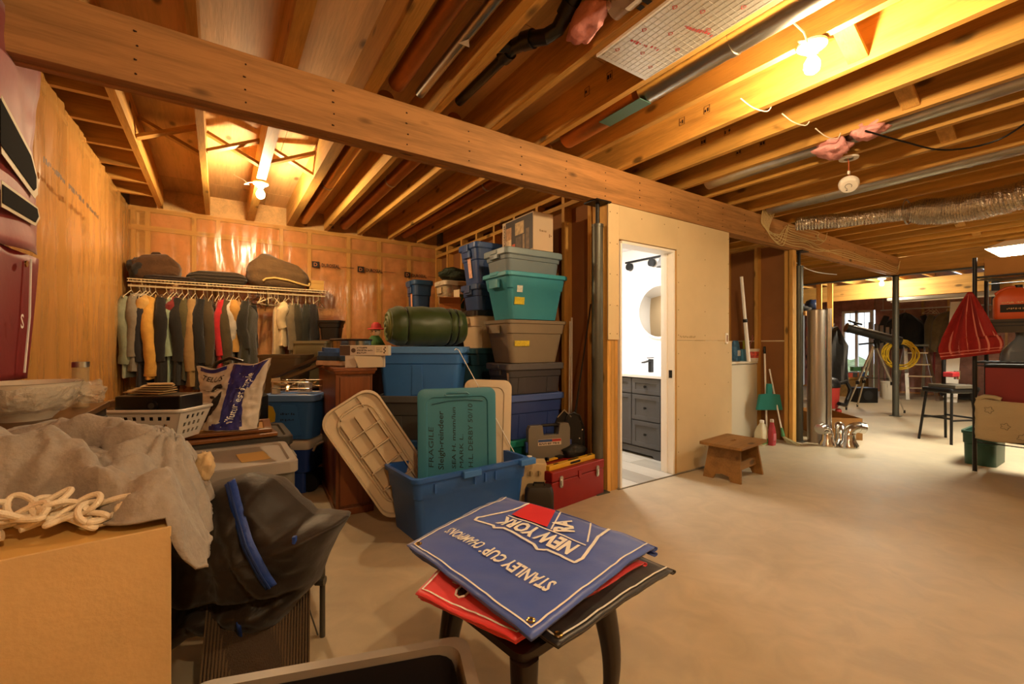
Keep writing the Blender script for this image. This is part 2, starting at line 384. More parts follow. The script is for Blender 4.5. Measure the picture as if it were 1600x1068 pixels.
g = MB().grid(lambda u, v: (XF + 1.2 + 7*v, 1 + 8*u, -.05 + .5*v + .4*fbm(u*9, v*9)), 40, 40).build('garden', mat('garden_ground', '#7c8a5c', .95, var=.5, vs=3), None, 'all'); g['kind'] = 'stuff'; g['label'] = 'green and grey garden bank outside the patio window'; g['category'] = 'ground'
# ================================================================ storage partition (open studs with drywall back)
pt = sempty('wall_partition')
MB().box((2.69, 2.66, 0), (2.703, 5.92, 2.42)).build('drywall_sheet', M_kraft, pt)
for y in (2.66, 2.72, 3.06, 3.46, 3.86, 4.27, 4.68, 5.08, 5.5, 5.88):
    MB().box((2.60, y, .038), (2.689, y + .038, 2.42)).build('stud', M_stud, pt)
    MB().box((2.60, y, 2.458), (2.689, y + .038, 2.53)).build('cripple', M_stud, pt)
MB().box((2.60, 2.66, 0), (2.689, 5.92, .038)).build('bottom_plate', M_joist, pt)
MB().box((2.60, 2.66, 2.42), (2.689, 5.92, 2.458)).build('top_plate', M_joist, pt)
MB().box((2.60, 2.66, 2.53), (2.689, 5.92, 2.568)).build('top_plate', M_joist, pt)
# ================================================================ bathroom front wall: drywall sheets, studs, door
bw = sempty('wall_bathroom'); DY = YB0
DX0, DX1, DZ = 2.735, 3.475, 2.045
def dws(x0, x1, z0, z1): return MB().box((x0, DY, z0), (x1, DY + .0127, z1)).build('drywall_sheet', M_drywall, bw, bevel=.0015)
dws(2.60, DX0 - .012, 1.222, ZB - .004); dws(DX0 - .011, DX1 - .001, DZ, ZB - .004); dws(DX1, 4.325, 1.222, ZB - .004); dws(DX1, 4.375, .012, 1.22)
for x in (2.605, 2.645, 2.685): MB().box((x, DY + .014, 0), (x + .037, DY + .102, ZB - .004)).build('stud', M_stud, bw)
for x in (3.475, 3.9, 4.30): MB().box((x, DY + .014, 0), (x + .037, DY + .102, ZB - .004)).build('stud', M_stud, bw)
MB().box((2.735, DY + .014, DZ), (3.475, DY + .102, DZ + .08)).build('header', M_joistx, bw)
sb = MB()
for x in (2.62, 2.70, 3.0, 3.3, 3.5, 3.91, 4.31):
    for z in (.2, .5, .8, 1.1, 1.27, 1.5, 1.75, 2.0, 2.25):
        if x > DX0 and x < DX1 and z < DZ: continue
        if x < DX0 and z < 1.22: continue
        sb.cyl((x, DY - .0008, z), (x, DY + .003, z), .005, n=6)
o = sb.build('screw_heads', mat('screw_head', '#6b5534', .6, .3), bw); o['kind'] = 'stuff'
scribble(mat('faint_print', '#a8926a', .8), bw, (3.52, DY - .001, 1.245), (1,0,0), (0,0,1), .02, .24, seed=6)
M_smudge = mat('smudge', '#7d6a4c', .9, alpha=.35)
sw = T('outlet_box', 'white outlet bracket on the drywall edge over the seam', 'outlet', (4.27, DY - .012, 1.19))
MB().prism(rr(.034, .11, .012), 0, .012, lambda x, y, z: (x, z, y + .055)).build('bracket', M_white, sw); MB().prism(rr(.016, .07, .006), -.002, 0, lambda x, y, z: (x, z, y + .055)).build('opening', M_kraft, sw)
d1 = sempty('door_1')
MB().box((3.425, DY - .002, 0), (3.447, DY + .135, DZ - .03)).build('jamb', M_white, d1, bevel=.002)
MB().box((3.412, DY + .06, 0), (3.425, DY + .095, DZ - .03)).build('door_stop', M_white, d1, bevel=.002)
MB().box((2.755, DY - .002, DZ - .03), (3.447, DY + .135, DZ - .008)).build('head_jamb', M_white, d1, bevel=.002)
MB().box((2.737, DY - .002, 0), (2.757, DY + .135, DZ - .03)).build('jamb', M_white, d1, bevel=.002)
MB().box((3.448, DY + .002, 0), (3.472, DY + .1, DZ - .01)).build('shim', M_stud, d1)
MB().box((3.420, DY + .012, .88), (3.424, DY + .045, .95)).build('strike_plate', M_black, d1)
# bathroom interior
bi = sempty('wall_bathroom_inside'); M_bw = mat('bright_white_wall', '#f1f0ee', .6)
MB().box((4.29, YB1 + .01, 0), (4.30, 5.3, 2.42)).build('right_panel', M_bw, bi); MB().box((2.705, 5.29, 0), (4.30, 5.3, 2.42)).build('back_panel', M_bw, bi)
MB().box((2.704, YB1 + .01, 0), (2.71, 5.3, 2.42)).build('left_panel', mat('primed_drywall', '#c4ab86', .8), bi); MB().box((2.705, YB1 - .01, 2.36), (4.30, 5.3, 2.375)).build('ceiling_panel', M_bw, bi)
MB().box((2.71, DY + .103, DZ + .0), (4.29, DY + .112, 2.36)).build('front_panel', M_bw, bi); MB().box((3.5, DY + .103, 0), (4.29, DY + .112, DZ)).build('front_panel', M_bw, bi)
bf = struct(MB().box((2.71, YB0 - .01, 0), (4.29, 5.3, .006)).build('floor_bathroom', mat('vinyl_joint', '#6b665c', .7)))
mv = [mat('vinyl_plank_a', '#b6b0a4', .45, var=.12, vs=5, stretch=(1, .12, 1)), mat('vinyl_plank_b', '#9f998d', .45, var=.14, vs=5, stretch=(1, .12, 1))]
pk = []
for i in range(7):
    for j in range(3):
        w = .222; x = 2.735 + .225 * i; y = YB0 - .005 + 1.0 * j - (.5 if i % 2 else 0); y0 = max(y, YB0 - .005); y1 = min(y + .997, 5.29)
        MB().box((x, y0, .006), (min(x + w, 4.285), y1, .010)).build('plank', mv[(i + j) % 2], bf)
# ================================================================ alcove
al = sempty('wall_alcove')
MB().box((5.815, 2.66, 0), (5.828, 4.4, 2.42)).build('drywall_sheet', M_kraft, al)
for y in (2.545, 2.60, 2.96, 3.36, 3.8): MB().box((5.725, y, 0), (5.814, y + .04, 2.42 if y > 2.6 else ZB - .003)).build('stud', M_stud, al)
MB().box((5.725, 2.65, 2.42), (5.814, 4.4, 2.458)).build('top_plate', M_joist, al)
MB().box((4.305, 4.4, 0), (5.83, 4.413, 2.42)).build('drywall_sheet', M_kraft, al); MB().box((4.305, 4.31, 2.42), (5.72, 4.4, 2.458)).build('top_plate', M_joistx, al)
for x in (4.6, 5.0, 5.4): MB().box((x, 4.31, 0), (x + .038, 4.399, 2.42)).build('stud', M_stud, al)
MB().box((5.804, 3.0, 1.222), (5.815, 4.39, 1.237)).build('seam_strip', M_drywall, al); MB().box((5.804, 2.66, 1.222), (5.815, 2.955, 1.237)).build('seam_strip', M_drywall, al)
MB().box((5.83, 2.62, 0), (5.842, 4.4, 2.42)).build('drywall_sheet', M_drywall, al)
# ================================================================ lamps
def bulb(x, y, z, label, tint, power, fan=True):
    t = T('ceiling_bulb', label, 'light bulb', (x, y, z), 0, 'bare bulbs on the joists')
    MB().lathe([(.03, -.005), (.062, -.008), (.062, -.02), (.05, -.03), (.026, -.034), (.026, -.05)], 20).build('lampholder', mat('white_porcelain', '#ece6d8', .35), t, True)
    MB().cyl((0, 0, -.05), (0, 0, -.064), .014, n=10).build('screw_cap', M_chrome, t)
    MB().lathe([(.013, -.062), (.02, -.075), (.031, -.095), (.034, -.115), (.028, -.136), (.014, -.147), (.003, -.149)], 14).build('bulb', mat('lit_bulb_' + label[:12], '#fff0d0', .3, emit=tint, es=power), t, True)
    MB().tube([(-.05, 0, -.01), (-.09, .02, -.02), (-.12, 0, -.045), (-.09, -.02, -.05), (-.13, -.02, -.015), (-.2, 0, .02)], .004, 6).build('cable', M_white, t, True)
    return t
bulb(.306, 4.445, ZT, 'bare glowing bulb on the joist over the hanging clothes', WARM, BULB * 1.25)
bulb(2.338, .955, ZT, 'bare glowing bulb on the joist beside the foil duct', SOFT, BULB * .42)
bulb(10.3, 3.045, 2.43, 'small glowing bulb at the far end above the telescope', (1, .93, .72), BULB * 1.5)
bulb(.306, -.75, ZT, 'bare glowing bulb on the joist behind the viewer', SOFT, BULB * 2.2)  # out of view; added as frontal fill for the foreground
bulb(6.85, -1.4, ZT, 'bare glowing bulb on the joist over the open floor', COOL, BULB * .95)  # out of view; added to brighten the floor on the right
t = T('shop_light', 'glowing white shop light hanging on chains above the wire rack', 'light', (7.0, .75, 2.14), 0)
MB().add([(-.6,-.32,0),(.6,-.32,0),(.6,.32,0),(-.6,.32,0),(-.5,-.2,.07),(.5,-.2,.07),(.5,.2,.07),(-.5,.2,.07)], [(4,5,6,7),(0,1,5,4),(1,2,6,5),(2,3,7,6),(3,0,4,7)]).build('housing', M_white, t)
MB().box((-.585, -.305, -.006), (.585, .305, -.001)).build('diffuser', mat('lit_diffuser', '#ffffff', .5, emit=(1, .95, .74), es=14), t)
for sx in (-.5, .5):
    b = MB()
    for k in range(11): b.tube([(sx + (.008*cos(a) if k % 2 else 0), (0 if k % 2 else .008*cos(a)), .07 + k*.036 + .024*sin(a) + .02) for a in [2*pi*q/6 for q in range(6)]], .003, 4, closed=True)
    b.build('chain', M_chrome, t)
# ================================================================ ducts, pipes and cables
def duct(name, pts, r, m, label, cat='duct', parts=(), n=20):
    t = T(name, label, cat, (0, 0, 0)); MB().tube(pts, r, n).build('pipe', m, t, True)
    for p, d, rr_ in parts: MB().cyl(p, tuple(a + b for a, b in zip(p, d)), rr_, n=n).build('joint_ring', M_galv, t, True)
    return t
def yduct(x, z, y0, y1, r, label, m=None, rings=(), nm='metal_duct'):
    return duct(nm, [(x, y0, z), (x, y1, z)], r, m or M_galv, label, parts=[((x, y, z), (0, .03, 0), r * 1.06) for y in rings])
M_copper = mat('tarnished_duct', '#a86a34', .4, .7, var=.12, vs=9)
yduct(2.11, ZT + .075, -2.9, 1.75, .075, 'shiny round metal duct between joists by the near bulb', rings=(1.2,))
yduct(2.11, ZT + .075, 1.79, 2.45, .075, 'tarnished brown duct end above the main beam near the foil duct', M_copper)
tl = MB().box((2.03, 1.72, ZT - .004), (2.13, 2.05, ZT - .001)).build('green_tape', mat('teal_sleeve', '#3f6a5e', .5), None); tag(tl, 'dark teal strip taped under the round duct by the beam', 'tape')
yduct(3.77, ZT + .08, -2.9, 2.4, .072, 'long silver duct between joists above the pink insulation', rings=(1.5, .4))
yduct(4.98, ZT + .06, -2.9, 2.45, .075, 'long silver duct behind the hanging smoke alarm', rings=(.9, 1.9))
yduct(.86, ZT + .085, 2.7, 5.85, .055, 'bright metal duct between joists beside the storage room bulb', mat('brassy_duct', '#c8974a', .3, .9), rings=(4.4,))
yduct(1.33, ZT + .085, 2.7, 5.85, .055, 'dull metal duct, second from the storage room bulb', M_copper, rings=(4.0,))
yduct(2.12, ZT + .085, 2.7, 5.85, .055, 'brown metal duct in the joists above the stacked totes', M_copper, rings=(3.6,))
yduct(.86, ZT + .085, -2.5, 2.5, .05, 'brown pipe above the beam, left of the black drain', M_copper)
yduct(1.0, ZT + .07, -2.5, 2.5, .028, 'thin silver pipe with a paper tag above the beam', M_galv)
tg = MB().prism([(-.03, 0), (.03, 0), (0, -.05)], 0, .001, lambda x, y, z: (1.0 + x, 1.93 + y, ZT + .035 + z)).build('paper_tag', M_white); tag(tg, 'small white paper tag on the thin silver pipe', 'tag')
# black drain with fittings
M_abs = mat('black_drain_plastic', '#121113', .35)
t = T('drain_pipe', 'black plastic drain pipe with elbows between the joists', 'pipe')
zc = ZT + .1
MB().tube([(1.26, 2.5, zc), (1.26, 1.85, zc - .01)], .028, 16).build('pipe', M_abs, t, True)
MB().tube([(1.26, 1.86, zc - .01), (1.27, 1.76, zc - .03), (1.31, 1.68, zc - .05), (1.36, 1.65, zc - .01), (1.36, 1.55, zc + .05), (1.36, 1.45, zc + .12)], .036, 16).build('trap_bend', M_abs, t, True)
MB().tube([(1.16, 1.95, zc), (1.26, 1.88, zc)], .03, 16).build('branch', M_abs, t, True)
for p, q in (((1.26, 1.98, zc), (1.26, 1.92, zc)), ((1.265, 1.80, zc - .02), (1.28, 1.74, zc - .035)), ((1.36, 1.60, zc + .02), (1.36, 1.55, zc + .05))): MB().cyl(p, q, .044, n=16).build('collar', M_abs, t, True)
t = T('clear_hose', 'clear plastic sleeve with a printed label beside the pink batt', 'pipe', (1.45, 1.05, ZT + .05))
MB().tube([(0, -.9, 0), (0, .32, 0)], .05, 16).build('sleeve', mat('clear_sleeve', '#b7a392', .15, alpha=.45), t, True)
MB().grid(lambda u, v: (.0515*sin(-1.2+1.4*v)*-1, -.7 + .95*u, -.0515*cos(-1.2+1.4*v)), 2, 6).build('label', M_white, t)
scribble(M_print, t, (.012, .22, -.053), (0,-1,0), (1,0,0), .04, .5, seed=2)
def lump(name, label, cat, loc, size, m, seed, rot=0, amp=.35, n=24, group=None):
    b = MB(); 
    b.ball((0,0,0), 1, n, n * 2 // 3)
    b.v = [tuple(Vector((v[0]*size[0], v[1]*size[1], v[2]*size[2])) * (1 + amp * fbm(v[0]*1.6+seed, v[1]*1.6, v[2]*1.6+seed, 5))) for v in b.v]
    o = b.build(name, m, None, 'all'); o.location = loc; o.rotation_euler = (0, 0, rot); return tag(o, label, cat, group)
M_pink = mat('pink_batt', '#d69592', .95, var=.2, vs=9, bump=.8, bs=16)
lump('insulation_batt', 'torn pink insulation batt hanging beside the black drain', 'insulation', (1.41, 1.50, ZT + .06), (.045, .12, .08), M_pink, 3)
lump('insulation_batt', 'pink insulation tuft over the hanging smoke alarm', 'insulation', (3.66, 1.36, ZT - .03), (.13, .1, .055), M_pink, 8, .3, .5)
lump('insulation_batt', 'smaller pink insulation tuft beside the black cable', 'insulation', (3.60, 1.13, ZT - .01), (.1, .09, .045), M_pink, 14, -.3, .5)
# foil board between joists
t = T('foil_board', 'silver foil faced board with red print fixed between joists', 'board', (0, 0, 0))
M_foil = mat('foil_face', '#cfc9bd', .35, .6, bump=.05, bs=30)
MB().box((1.548, -2.0, ZT - .012), (1.905, 1.578, ZT - .002)).build('board', M_foil, t)
gl = MB()
for k in range(12): gl.box((1.565 + .03*k, -1.9, ZT - .0128), (1.5664 + .03*k, 1.56, ZT - .012))
for k in range(70): gl.box((1.55, 1.55 - .03*k, ZT - .0128), (1.903, 1.5486 - .03*k, ZT - .012))
o = gl.build('grid_print', mat('grid_ink', '#aaa396', .6), t); o['kind'] = 'stuff'
dm = None
for i in range(3):
    for j in range(8):
        lettering('D', M_printr, t, (1.60 + .12*i, 1.5 - .16*j - .05*(i % 2), ZT - .0132), (.5,-.85,0), (-.85,-.5,0), .022, name='print_letter', bold=.02)
for j in range(7): scribble(M_printr, t, (1.60 + .13 * (j % 2), 1.42 - .2*j, ZT - .0132), (1,-.2,0), (-.2,-1,0), .02, .16, seed=j)
MB().box((1.547, -2.0, ZT - .014), (1.556, 1.58, ZT - .001)).build('white_edge', M_white, t)
# smoke alarm
t = T('smoke_alarm', 'white round smoke alarm dangling on its wire below pink insulation', 'smoke alarm', (3.86, 1.335, 2.36))
Rt = Matrix.Rotation(radians(-15), 4, 'X') @ Matrix.Rotation(radians(38), 4, 'Y')
MB().lathe([(.03, -.03), (.052, -.028), (.062, -.015), (.064, .0), (.064, .012), (.05, .022), (.02, .024)], 28).xf(Rt).build('body', mat('alarm_white', '#e4ddd0', .4), t, True)
MB().tube([(.02*cos(a)-.005, .02*sin(a), -.0305) for a in [.7 + k*.5 for k in range(11)]], .0022, 5).xf(Rt).build('ring_mark', mat('grey_mark', '#77716a', .5), t)
MB().cyl((.02, .022, -.0285), (.02, .022, -.031), .006, n=10).xf(Rt).build('test_dot', mat('grey_mark', '#77716a', .5), t)
MB().tube([(0, 0, .02), (.004, 0, .06), (-.003, 0, .09), (0, 0, .15), (0, .005, .19)], .004, 6).build('wire', mat('orange_wire', '#a8542c', .5), t)
MB().cbox((0, 0, .085), (.02, .014, .026)).build('plug', M_white, t, bevel=.003)
MB().lathe([(.03, .185), (.06, .185), (.062, .195), (.03, .197)], 24, cap0=False).build('mounting_plate', M_white, t, True)
# flexible foil duct
t = T('flexible_duct', 'wrinkled silver flexible duct sagging under the joists', 'duct')
pts = []; rad = []
base = [(5.25, 2.30, 2.50), (5.36, 1.95, 2.47), (5.47, 1.6, 2.46), (5.55, 1.42, 2.46), (5.6, 1.2, 2.42), (5.6, .95, 2.41), (5.58, .6, 2.44), (5.55, .2, 2.48), (5.5, -.6, 2.5), (5.5, -2.2, 2.5)]
NP = 240
for i in range(NP + 1):
    q = i / NP * (len(base) - 1); k = min(int(q), len(base) - 2); f = q - k
    pts.append(tuple(base[k][a] * (1 - f) + base[k+1][a] * f for a in range(3))); g_ = .072 + .045 * max(0, min(1, (q - 2.8) / .5))
    rad.append(g_ * (1 + (.045 if i % 2 else -.03) + .05 * fbm(i * .13, 3)))
b = MB().tube(pts, rad, 26); b.v = [(x + .006*fbm(x*20, y*20, z*20), y, z + .008*fbm(x*22, y*22, z*22+5)) for x, y, z in b.v]
b.build('foil_sleeve', mat('crinkled_foil', '#c9bfae', .22, 1, bump=.5, bs=60), t)
MB().tube([(5.53 + .12*cos(a), 1.44, 2.46 + .115*sin(a)) for a in [2*pi*k/20 for k in range(20)]], .007, 6, closed=True).build('clamp_band', M_galv, t)
# cables
def cable(pts, r, m, label, nm='cable', cat='cable', group=None):
    P = []; k = len(pts)
    for i in range(k - 1):
        p0 = Vector(pts[max(i-1, 0)]); p1 = Vector(pts[i]); p2 = Vector(pts[i+1]); p3 = Vector(pts[min(i+2, k-1)])
        for q in range(6):
            s = q / 6; P.append(.5 * ((2*p1) + (p2 - p0)*s + (2*p0 - 5*p1 + 4*p2 - p3)*s*s + (3*p1 - p0 - 3*p2 + p3)*s**3))
    P.append(Vector(pts[-1])); o = MB().tube(P, r, 6).build(nm, m, None, True); return tag(o, label, cat, group)
M_cab = mat('cream_cable', '#d9c187', .5); M_wcab = mat('white_cable', '#ded4c0', .5)
cable([(3.5, 1.12, ZT - .04), (3.75, 1.0, ZT - .09), (4.1, .87, ZT - .11), (4.25, .65, ZT - .09), (4.1, .4, ZT - .02), (4.0, .1, ZT - .01)], .006, M_black, 'thin black cable looping under the joists by pink insulation')
for i in range(9):
    a = random.uniform(-.03, .03); z1 = 2.36 + .028*i
    pts = [(4.85 + .03*i, 2.45, ZT + .02), (4.92 + .02*i, 2.503, 2.52 - .012*i), (5.0 + .05*i, 2.508, 2.50 - .02*i - abs(a)), (5.3 + .03*i, 2.51, z1 + a), (5.6, 2.508, z1 - .01), (5.9 + .05*i, 2.508, z1 + .02*sin(i)), (6.3, 2.51, z1 - .02 + a)]
    if i < 4: pts += [(7.1, 2.511, 2.47 - .03*i), (7.9, 2.508, 2.44 - .02*i), (8.4, 2.512, 2.47 - .035*i), (9.1, 2.508, 2.43 - .03*i), (9.27, 2.5, 2.55)]
    else: pts += [(6.5, 2.512, 2.52), (6.55, 2.5, ZT + .02)]
    cable(pts, .0042, M_cab, 'cream house cable, one of the bundle stapled along the main beam', group='cables along the beam')
cable([(6.0, 2.72, 2.28), (6.6, 2.75, 2.2), (7.4, 2.9, 2.24), (8.2, 3.0, 2.3)], .006, M_wcab, 'white cable drooping behind the beam near the foil rolls')
for q, (x, y) in enumerate(((2.62, 1.38), (3.0, 1.33), (3.38, 1.3))):
    cable([(x - .1, y + .02, ZT - .002), (x, y, ZT - .035), (x + .12, y - .02, ZT - .03), (x + .16, y - .03, ZT + .02)], .0035, M_wcab, 'short white cable stub, number %s from the near bulb under the joists' % ('one', 'two', 'three')[q])
# ================================================================ storage totes
def plastic(c, r=.42): return mat('plastic_' + c.strip('#'), c, r, spec=.45, var=.04, vs=6)
def tote(label, loc, rz, w, d, h, col, lid=None, taper=.86, group='storage totes', step=.62, ribs=(-.25, .25), handle='grip', name='storage_tote', latch=False, lidh=.03, rim=.016, sticker=None):
    t = T(name, label, 'tote', loc, radians(rz), group); m = plastic(col); wl_ = .004; R = .045
    f = lambda z: taper + (1 - taper) * z / h
    zs = [(0, 0), (h*step, 0), (h*(step+.02), .007), (h - .028, .007), (h - .026, rim), (h, rim)]
    rings = [ring(w*f(z) - 2*rim + 2*o, d*f(z) - 2*rim + 2*o, R, z) for z, o in zs]
    inner = [ring(w*f(z) - 2*rim - .012, d*f(z) - 2*rim - .012, R, z) for z in (h, h*.5, .008)]
    body = MB().loft(rings + inner).build('body', m, t, True)
    def face(s, z, o): return (s * w, -(d*f(z)/2 - rim + o), z)
    for s in ribs:
        b = MB(); z0, z1 = h*.04, h*(step - .02); hw = .16
        vs = [face(s + a*hw, z, o) for o in (-.004, .006) for a, z in ((-.42, z0), (.42, z0), (.34, z1), (-.34, z1))]
        b.add(vs, [(0,1,2,3),(7,6,5,4),(0,4,5,1),(1,5,6,2),(2,6,7,3),(3,7,4,0)]); b.build('panel', m, body, bevel=.002)
    for sx in (-1, 1):
        x = sx * (w/2 - .004)
        if handle == 'grip': MB().loft([ring(.026, d*.36, .012, z, 3, x, 0) for z in (h*.70, h*.72, h*.86, h*.88)]).build('handle', m, body, True)
        if latch: MB().loft([ring(.034, d*.30, .008, z, 3, x + sx*.008, 0) for z in (h - .05, h - .045, h + .012, h + .016)]).build('latch', m, t, True)
    if lid:
        ml = plastic(lid); L_ = [(w + .006, d + .006, h - .022), (w + .01, d + .01, h - .02), (w + .01, d + .01, h + lidh - .006), (w - .002, d - .002, h + lidh), (w - .06, d - .06, h + lidh), (w - .075, d - .075, h + lidh - .012)]
        lo_ = MB().loft([ring(a, b_, R, z) for a, b_, z in L_], False, True).build('lid', ml, t, True)
        for sx in (-1, 1): MB().cbox((sx * (w/2 - .008), 0, h + .004), (.04, d*.28, .03)).build('lid_latch', ml, lo_, bevel=.005)
    if sticker:
        for (s, z, sw_, sh, c, side) in sticker:
            if side == 'f': o = MB().add([face(s, z, .0075), face(s + sw_/w, z, .0075), face(s + sw_/w, z + sh, .0075), face(s, z + sh, .0075)], [(0,1,2,3)])
            else:
                xx = lambda zz: -(w*f(zz)/2 - rim + .008)
                o = MB().add([(xx(z), s*d, z), (xx(z), s*d - sw_, z), (xx(z+sh), s*d - sw_, z + sh), (xx(z+sh), s*d, z + sh)], [(0,1,2,3)])
            o.build('sticker', mat('sticker_' + c.strip('#'), c, .6, var=.2, vs=60), t)
    return t
# front stack beside the partition
SX, SY = 2.25, 3.18
tote('small teal tote at the floor, bottom of the front stack', (SX - .06, SY, 0), 0, .62, .38, .365, '#1f8072', '#2a9384')
tote('navy blue lidded tote low in the front stack above the toolbox', (SX, SY, .40), 0, .60, .38, .335, '#34488a', '#5068ae', taper=.93)
tote('charcoal lidded tote under the grey-brown flared bin', (SX, SY, .77), 0, .60, .37, .225, '#45444a', '#5c5b60', taper=.94, sticker=[(-.4, .08, .03, .1, '#d8c8a8', 'x')])
tote('grey-brown flared open tote with yellow tape in the front stack', (SX, SY, 1.03), 0, .64, .42, .355, '#8a7d6a', None, taper=.80, ribs=(), step=.68, sticker=[(-.36, .14, .15, .045, '#d9c23a', 'f')])
tote('turquoise flared tote with yellow sticker in the front stack', (SX, SY, 1.395), 0, .64, .42, .375, '#3f92a8', '#45a2b8', taper=.80, ribs=(), step=.66, lidh=.012, sticker=[(-.36, .12, .1, .06, '#cdbb2e', 'f'), (-.33, .22, .055, .055, '#cfd6cf', 'f')])
tote('shallow grey-green lidded tote on top of the front stack', (SX - .02, SY, 1.785), 0, .60, .38, .165, '#71838e', '#7e949e', taper=.93, ribs=())
# second stack behind it
tote('dark blue-green tote below the beige one with black lid', (2.24, 3.79, .76), 0, .52, .37, .36, '#163a4a', '#1d4a5c')
tote('slate tote at the floor under the second stack', (2.24, 3.79, 0), 0, .52, .37, .36, '#3a4048', '#454c55')
tote('slate tote second from the floor in the second stack', (2.24, 3.79, .38), 0, .52, .37, .36, '#3a4048', '#454c55')
tote('beige tote with black lid in the second stack', (2.24, 3.79, 1.15), 0, .54, .4, .325, '#cdb896', '#1c1a18', taper=.84)
tote('navy tote with latch lid just above the beige tote', (2.26, 3.79, 1.505), 0, .50, .36, .225, '#25406c', '#284878', taper=.9, latch=True)
tote('tall navy tote with long paper label topping the second stack', (2.25, 3.79, 1.765), 0, .52, .37, .355, '#25467c', '#274d8a', taper=.84, latch=True, sticker=[(.06, .06, .065, .26, '#dcae96', 'x')])
# third group towards the back wall
for k in range(4): tote('plain slate tote hidden behind the green sleeping bag, level %s' % ('one', 'two', 'three', 'four')[k], (2.08, 4.75, .37*k), 0, .8, .6, .345, '#3c4650', '#3c4650', group='hidden totes')
tote('small blue lidded tote nearest the insulated back wall', (1.98, 4.97, 1.50), 0, .24, .30, .40, '#1f3f66', '#23486f', taper=.88, ribs=(), latch=True, sticker=[(.0, .06, .05, .24, '#d89c7c', 'x')])
t = tote('clear tote full of orange and gold ornaments', (2.25, 4.62, 1.50), 0, .34, .3, .37, '#b9a07a', '#c2b49a', taper=.84, ribs=())
t.children[0].data.materials[0] = mat('clear_plastic', '#d8c4a0', .2, alpha=.35)
rd = random.Random(4)
for k in range(26):
    c = rd.choice(['#c06a2c', '#d0a04c', '#a8381e', '#d8c090', '#b8742c']); a = tag(MB().ball((0,0,0), .038, 12, 8).build('ornament', mat('ornament_' + c.strip('#'), c, .3, .3), None, True), 'round christmas ornament inside the clear tote', 'ornament', 'ornaments in the clear tote')
    a.location = (2.25 + rd.uniform(-.09, .09), 4.62 + rd.uniform(-.08, .08), 1.56 + .27 * k / 25)
lump('wrapped_garland', 'dark green garland wrapped in clear plastic on the clear tote', 'garland', (2.28, 4.60, 1.99), (.22, .15, .075), mat('garland_green', '#23301c', .6, var=.5, vs=40, bump=1, bs=60), 5, .1, .3)
t = T('gift_box', 'white and green printed carton behind the open cardboard box', 'box', (2.19, 4.28, 1.52), .2)
MB().box((-.07, -.05, 0), (.07, .05, .25)).build('carton', mat('carton_white', '#c9b99a', .7), t); MB().box((-.07, -.052, .05), (-.01, -.0502, .2)).build('print_panel', mat('print_green', '#3c6a34', .7), t); MB().box((.01, -.052, .03), (.068, -.0502, .22)).build('print_panel', mat('print_dark', '#3a3428', .7), t)
t = T('gift_box', 'bright red gift carton beside the tall navy tote', 'box', (2.30, 4.2, 1.52), .3)
MB().box((-.05, -.05, 0), (.05, .05, .23)).build('carton', mat('carton_red', '#a81e22', .5), t); MB().box((-.052, -.052, .1), (.052, .052, .125)).build('ribbon', M_printw, t)
def carton(label, loc, rz, w, d, h, col='#a9763e', flaps=((1, .9),), open_top=True, name='cardboard_box', th=.005):
    t = T(name, label, 'box', loc, radians(rz)); m = mat('cardboard_' + col.strip('#'), col, .85, var=.07, vs=5, bump=.08, bs=60)
    x, y = w/2, d/2
    b = MB().box((-x, -y, 0), (x, y, th))
    for lo, hi in (((-x, -y, th), (x, -y+th, h)), ((-x, y-th, th), (x, y, h)), ((-x, -y+th, th), (-x+th, y-th, h)), ((x-th, -y+th, th), (x, y-th, h))): b.box(lo, hi)
    if not open_top: b.box((-x + th, -y + th, h - th), (x - th, y - th, h))
    b.build('carton', m, t, bevel=.002)
    for side, ang in flaps:
        L_ = min(w, d) / 2
        ca, sa = cos(ang), sin(ang)
        dirs = {1: ((-x, -y), (x, -y), (0, -1)), 2: ((-x, y), (x, y), (0, 1)), 3: ((-x, -y), (-x, y), (-1, 0)), 4: ((x, -y), (x, y), (1, 0))}[side]
        a, c, n_ = dirs; e = [(n_[0]*ca*L_, n_[1]*ca*L_, sa*L_)]
        q = [Vector((a[0], a[1], h)), Vector((c[0], c[1], h)), Vector((c[0], c[1], h)) + Vector(e[0]), Vector((a[0], a[1], h)) + Vector(e[0])]
        nn = (q[1]-q[0]).cross(q[3]-q[0]).normalized() * th
        MB().add(q + [p + nn for p in q], [(3,2,1,0),(4,5,6,7),(0,1,5,4),(1,2,6,5),(2,3,7,6),(3,0,4,7)]).build('flap', m, t)
    return t
carton('small open cardboard box with raised flap behind the sleeping bag', (2.05, 4.28, 1.485), -25, .22, .18, .13, '#a8642e', ((1, .7), (4, 1.0)))
# carton on top of the front stack
t = T('appliance_carton', 'white and black appliance carton on top of the front stack', 'box', (2.315, 3.245, 1.984), radians(-1))
MB().box((-.105, -.25, 0), (.105, .25, .325)).build('carton', mat('carton_cream', '#cdb79a', .75), t, bevel=.002)
PX = -.1056
MB().add([(PX, .19, .012), (PX, -.243, .012), (PX, -.243, .315), (PX, .19, .315)], [(0,1,2,3)]).build('picture_ground', mat('print_deep_brown', '#2c1d16', .5), t)
def pic(y0, y1, z0, z1, c, o): MB().add([(PX - o, y0, z0), (PX - o, y1, z0), (PX - o, y1, z1), (PX - o, y0, z1)], [(0,1,2,3)]).build('picture_patch', mat('print_' + c.strip('#'), c, .5, .2, var=.3, vs=30), t)
pic(.18, .09, .15, .26, '#a8825c', .0008); pic(.18, .09, .02, .15, '#c9b08c', .0008); pic(.03, -.11, .17, .28, '#b49a70', .0008); pic(.08, .03, .015, .10, '#b8502c', .0008); pic(.02, -.07, .02, .15, '#57483c', .0008); pic(-.09, -.12, .015, .16, '#8c7456', .0008); pic(-.14, -.19, .02, .2, '#6c5844', .0008)
